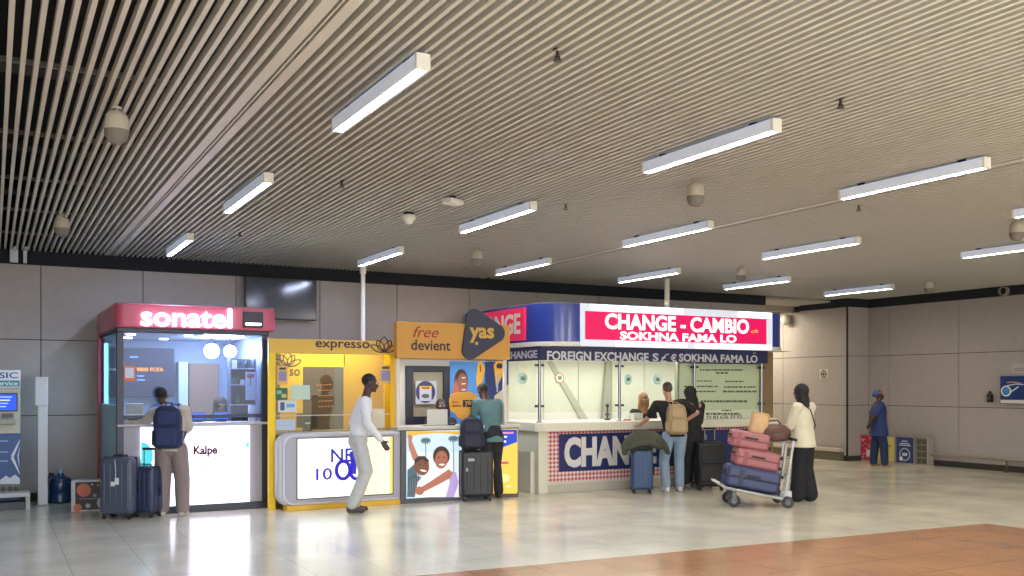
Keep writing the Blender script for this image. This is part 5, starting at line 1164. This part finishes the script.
def stool(label, loc, hh):
    t = thing('counter_stool', label, 'stool', loc, 0, 'stools behind the counters')
    MB().lathe([(0, hh-.05), (.15, hh-.05), (.165, hh-.03), (.15, hh-.004), (0, hh)], n=20).build('seat', mat('#26272c', .6), t, bevel=.004); MB().cyl((0, 0, .03), (0, 0, hh-.05), .025, 12).build('stem', chrome, t); MB().lathe([(.2, 0), (.2, .015), (.04, .03)], n=20).build('base', chrome, t)
stool('dark round stool inside the pink kiosk under the clerk', (2.80, 13.55, 0), .60)
seated('person with long dark hair seated inside the pink kiosk', (2.80, 13.55, 0), 172, 1.66, .67, skin='mid', top='#39415c', bottom='#20242f', hair='long', hair_c='#1a1620', headturn=12)
# -- man walking past the yellow stall
pos = at(357, 513, z=0)
wm, _, _, _ = person('person in white shirt and pale trousers walking past the yellow stall', pos + Vector((.02, .02, 0)), BASE-82, 1.77,
    dict(pel=(0, -.0, .53), chest=(0, .03, .72), neck=(0, .055, .83), head=(0, .085, .925), shR=(.10, .05, .795), elR=(.12, .07, .64), wrR=(.11, .165, .52), hdR=(0, .55, -.8), shL=(-.10, .035, .795), elL=(-.13, -.04, .64), wrL=(-.12, -.0, .50),
         hiR=(.05, .005, .51), knR=(.05, .062, .30), anR=(.05, -.04, .055), hiL=(-.05, .0, .51), knL=(-.045, .05, .28), anL=(-.04, -.02, .05)),
    skin='dark', top='#d7d9de', bottom='#b7b8b4', leg_r=(.058, .047, .040), hair='short', shoe='#4a413c', hem=.49, bulk=.97, headtilt=(-6, 0))
# -- clerk of the tan stall
stool('dark round stool behind the tan stall counter', (5.74, 12.62, 0), .55)
seated('person in dark clothes seated behind the laptop of the tan stall', (5.74, 12.62, 0), 165, 1.66, .64, skin='dark', top='#31333c', bottom='#20222a', hair='short')
# -- customer of the tan stall
pos = at(493, 499, z=0)
person('person in teal patterned shirt leaning over a suitcase at the tan stall', pos + Vector((.03, .10, 0)), BASE+32, 1.72,
    dict(pel=(0, -.015, .53), chest=(0, .035, .715), neck=(0, .085, .815), head=(0, .145, .885), shR=(.105, .07, .785), elR=(.125, .09, .63), wrR=(.07, .19, .56), shL=(-.105, .07, .785), elL=(-.125, .10, .63), wrL=(-.06, .20, .57),
         knR=(.05, .02, .28), anR=(.055, -.02, .05), knL=(-.05, .02, .28), anL=(-.055, .01, .05)),
    skin='dark', top='#57797c', bottom='#1f2126', leg_r=(.062, .050, .043), hair='short', shoe='#2a2523', hem=.47, headtilt=(-28, 0))
# -- clerk of the exchange booth
q_ = at(646, 405, Y=12.75)
stool('tall dark stool behind the exchange counter', (q_.x, 12.85, 0), .70)
seated('person in brown headscarf and black top behind the exchange counter', (q_.x, 12.85, 0), 162, 1.62, .73, skin='mid', top='#1a1a1d', bottom='#1a1a1d', hair='hijab', hair_c='#8a5b3c', headtilt=(-6, 0))
# -- man in black T-shirt
pos = at(679, 492, z=0)
tm_, _, _, _ = person('person in black T-shirt and light jeans with a tan backpack at the exchange booth', pos + Vector((-.02, .08, 0)), BASE+8, 1.67,
    dict(pel=(.0, .0, .535), chest=(-.03, .03, .72), neck=(-.04, .04, .82), head=(-.055, .05, .925), shR=(.09, .03, .80), elR=(.215, .01, .715), wrR=(.13, .06, .64), hdR=(-.8, .5, -.2), shL=(-.155, .045, .785), elL=(-.225, .10, .66), wrL=(-.27, .19, .60), hdL=(-.45, .8, -.25),
         hiR=(.055, 0, .51), knR=(.055, .04, .29), anR=(.05, .0, .05), hiL=(-.055, 0, .51), knL=(-.095, .02, .28), anL=(-.085, -.03, .05)),
    skin='light', top='#17171a', sleeve='short', bottom='#8ba0b8', leg_r=(.062, .048, .040), hair='fade', hair_c='#2a211c', shoe='#d2d2d4', hem=.50, bulk=1.14, headturn=10, headtilt=(-8, 0))
backpack('tan canvas backpack worn by the person in black T-shirt', worldp(tm_, (-.012, -.14, .87)), BASE+8, .29, .16, .46, '#a08a66', '#ab9672', rx=-3)
# -- woman in black
pos = at(694, 490, z=0)
person('person with long black hair in black top and leggings beside the tan backpack', pos + Vector((.09, .12, 0)), BASE+38, 1.62,
    dict(chest=(0, .015, .72), neck=(0, .03, .82), head=(0, .055, .915), elR=(.125, .03, .64), wrR=(.04, .15, .60), elL=(-.13, .04, .64), wrL=(-.06, .16, .60), knR=(.045, .01, .28), anR=(.05, -.03, .05), knL=(-.05, .02, .28), anL=(-.055, .04, .05)),
    skin='light', top='#1b1b1e', bottom='#1d1d20', leg_r=(.062, .044, .032), hair='long', hair_c='#151215', shoe='#77756f', hem=.46, bulk=1.06, headtilt=(-10, 0))
# -- woman in white blazer
pos = at(807, 502, z=0)
wb_, WP, _, _ = person('person in white blazer and wide black trousers behind the luggage trolley', pos + Vector((.0, .06, 0)), BASE+42, 1.64,
    dict(chest=(0, .01, .72), neck=(0, .02, .825), head=(0, .035, .925), elR=(.125, .055, .64), wrR=(.10, .17, .575), hdR=(-.1, .9, -.2), elL=(-.125, .055, .64), wrL=(-.10, .17, .575), hdL=(.1, .9, -.2), knR=(.05, .01, .28), anR=(.055, -.03, .05), knL=(-.05, .01, .28), anL=(-.05, .03, .05)),
    skin='mid', top='#d6d0bd', bottom='#17181f', leg_r=(.066, .062, .064), hair='long', hair_c='#17141a', shoe='#8d86a6', hem=.46, flare=.016, bulk=1.16, curl=.9)
MB().tube([(-.11, .085, 1.36), (-.05, .115, 1.25), (.05, .125, 1.1), (.15, .06, .97)], .006, 6).tube([(-.11, .02, 1.39), (-.05, -.13, 1.28), (.08, -.135, 1.05), (.17, -.03, .96)], .008, 6).build('shoulder_strap', mat('#2a2626', .5), wb_)
# -- cleaner
pos = at(881, 467, z=0)
cl_, _, _, _ = person('person in blue cleaner uniform and cap looking up by the right wall', pos + Vector((.0, .05, 0)), BASE-102, 1.53,
    dict(chest=(0, .0, .72), neck=(0, .0, .825), head=(0, .0, .925), elR=(.14, -.08, .65), wrR=(.05, -.12, .56), hdR=(-.7, -.2, -.6), elL=(-.14, -.08, .65), wrL=(-.04, -.12, .56), hdL=(.7, -.2, -.6), knR=(.06, .05, .28), anR=(.065, .06, .05), knL=(-.055, -.04, .28), anL=(-.06, -.06, .05)),
    skin='dark', top='#27386e', sleeve='short', bottom='#1f2c58', leg_r=(.068, .056, .048), hair='wrap', hair_c='#3f5590', shoe='#a08060', hem=.40, flare=.02, bulk=1.4, wide=1.3, headtilt=(12, 0))
MB().tube([(-.07, .02, 1.29), (-.045, .10, 1.24), (0, .135, 1.17), (.045, .10, 1.24), (.07, .02, 1.29)], .013, 8).build('neckline_trim', mat('#c23a50', .6), cl_)
MB().box(-.10, -.02, .15, .158, .93, .96).build('badge', mat('#b04a6a', .6), cl_)
# -- jacket draped over the blue suitcase
t0 = at(643, 438, Y=11.55); bcs = at(641.5, 494, z=0)+Vector((.07, .09, 0))
t = thing('olive_jacket', 'olive green padded jacket draped over the blue suitcase handle', 'jacket', (bcs.x, bcs.y, .66), BASE)
b = MB()
chain(b, [((-.27, -.06, .03), .05), ((-.2, -.05, .12), .075), ((-.08, -.03, .19), .085), ((.06, -.04, .21), .085), ((.2, -.04, .17), .08), ((.32, -.06, .06), .06), ((.36, -.07, .0), .04)])
chain(b, [((-.17, -.1, .05), .06), ((-.05, -.1, .10), .07), ((.1, -.1, .12), .07), ((.25, -.09, .05), .06)]); chain(b, [((-.24, -.04, .04), .06), ((-.26, -.06, -.05), .045)]); chain(b, [((-.02, 0, .02), .07), ((.1, 0, .05), .08)])
b.build('body', mat('#44473a', .75, noise=.15, scale=18, bump=.8), t, remesh=.010, sm=4)
b = MB(); chain(b, [((.24, -.1, .12), .05), ((.34, -.09, .03), .048), ((.38, -.08, -.05), .035)]); b.build('sleeve', mat('#3c3f33', .75, noise=.15, scale=18, bump=.8), t, remesh=.010, sm=3)
t = thing('dark_bundle', 'black folded garment under the olive jacket on the blue suitcase', 'garment', (bcs.x, bcs.y, .66), BASE)
b = MB(); chain(b, [((-.16, -.08, .06), .05), ((-.14, -.13, -.02), .04)]); chain(b, [((-.12, -.1, .03), .05), ((.1, -.1, .04), .05)]); b.build('body', mat('#1c1d22', .8, noise=.1), t, remesh=.010, sm=3)
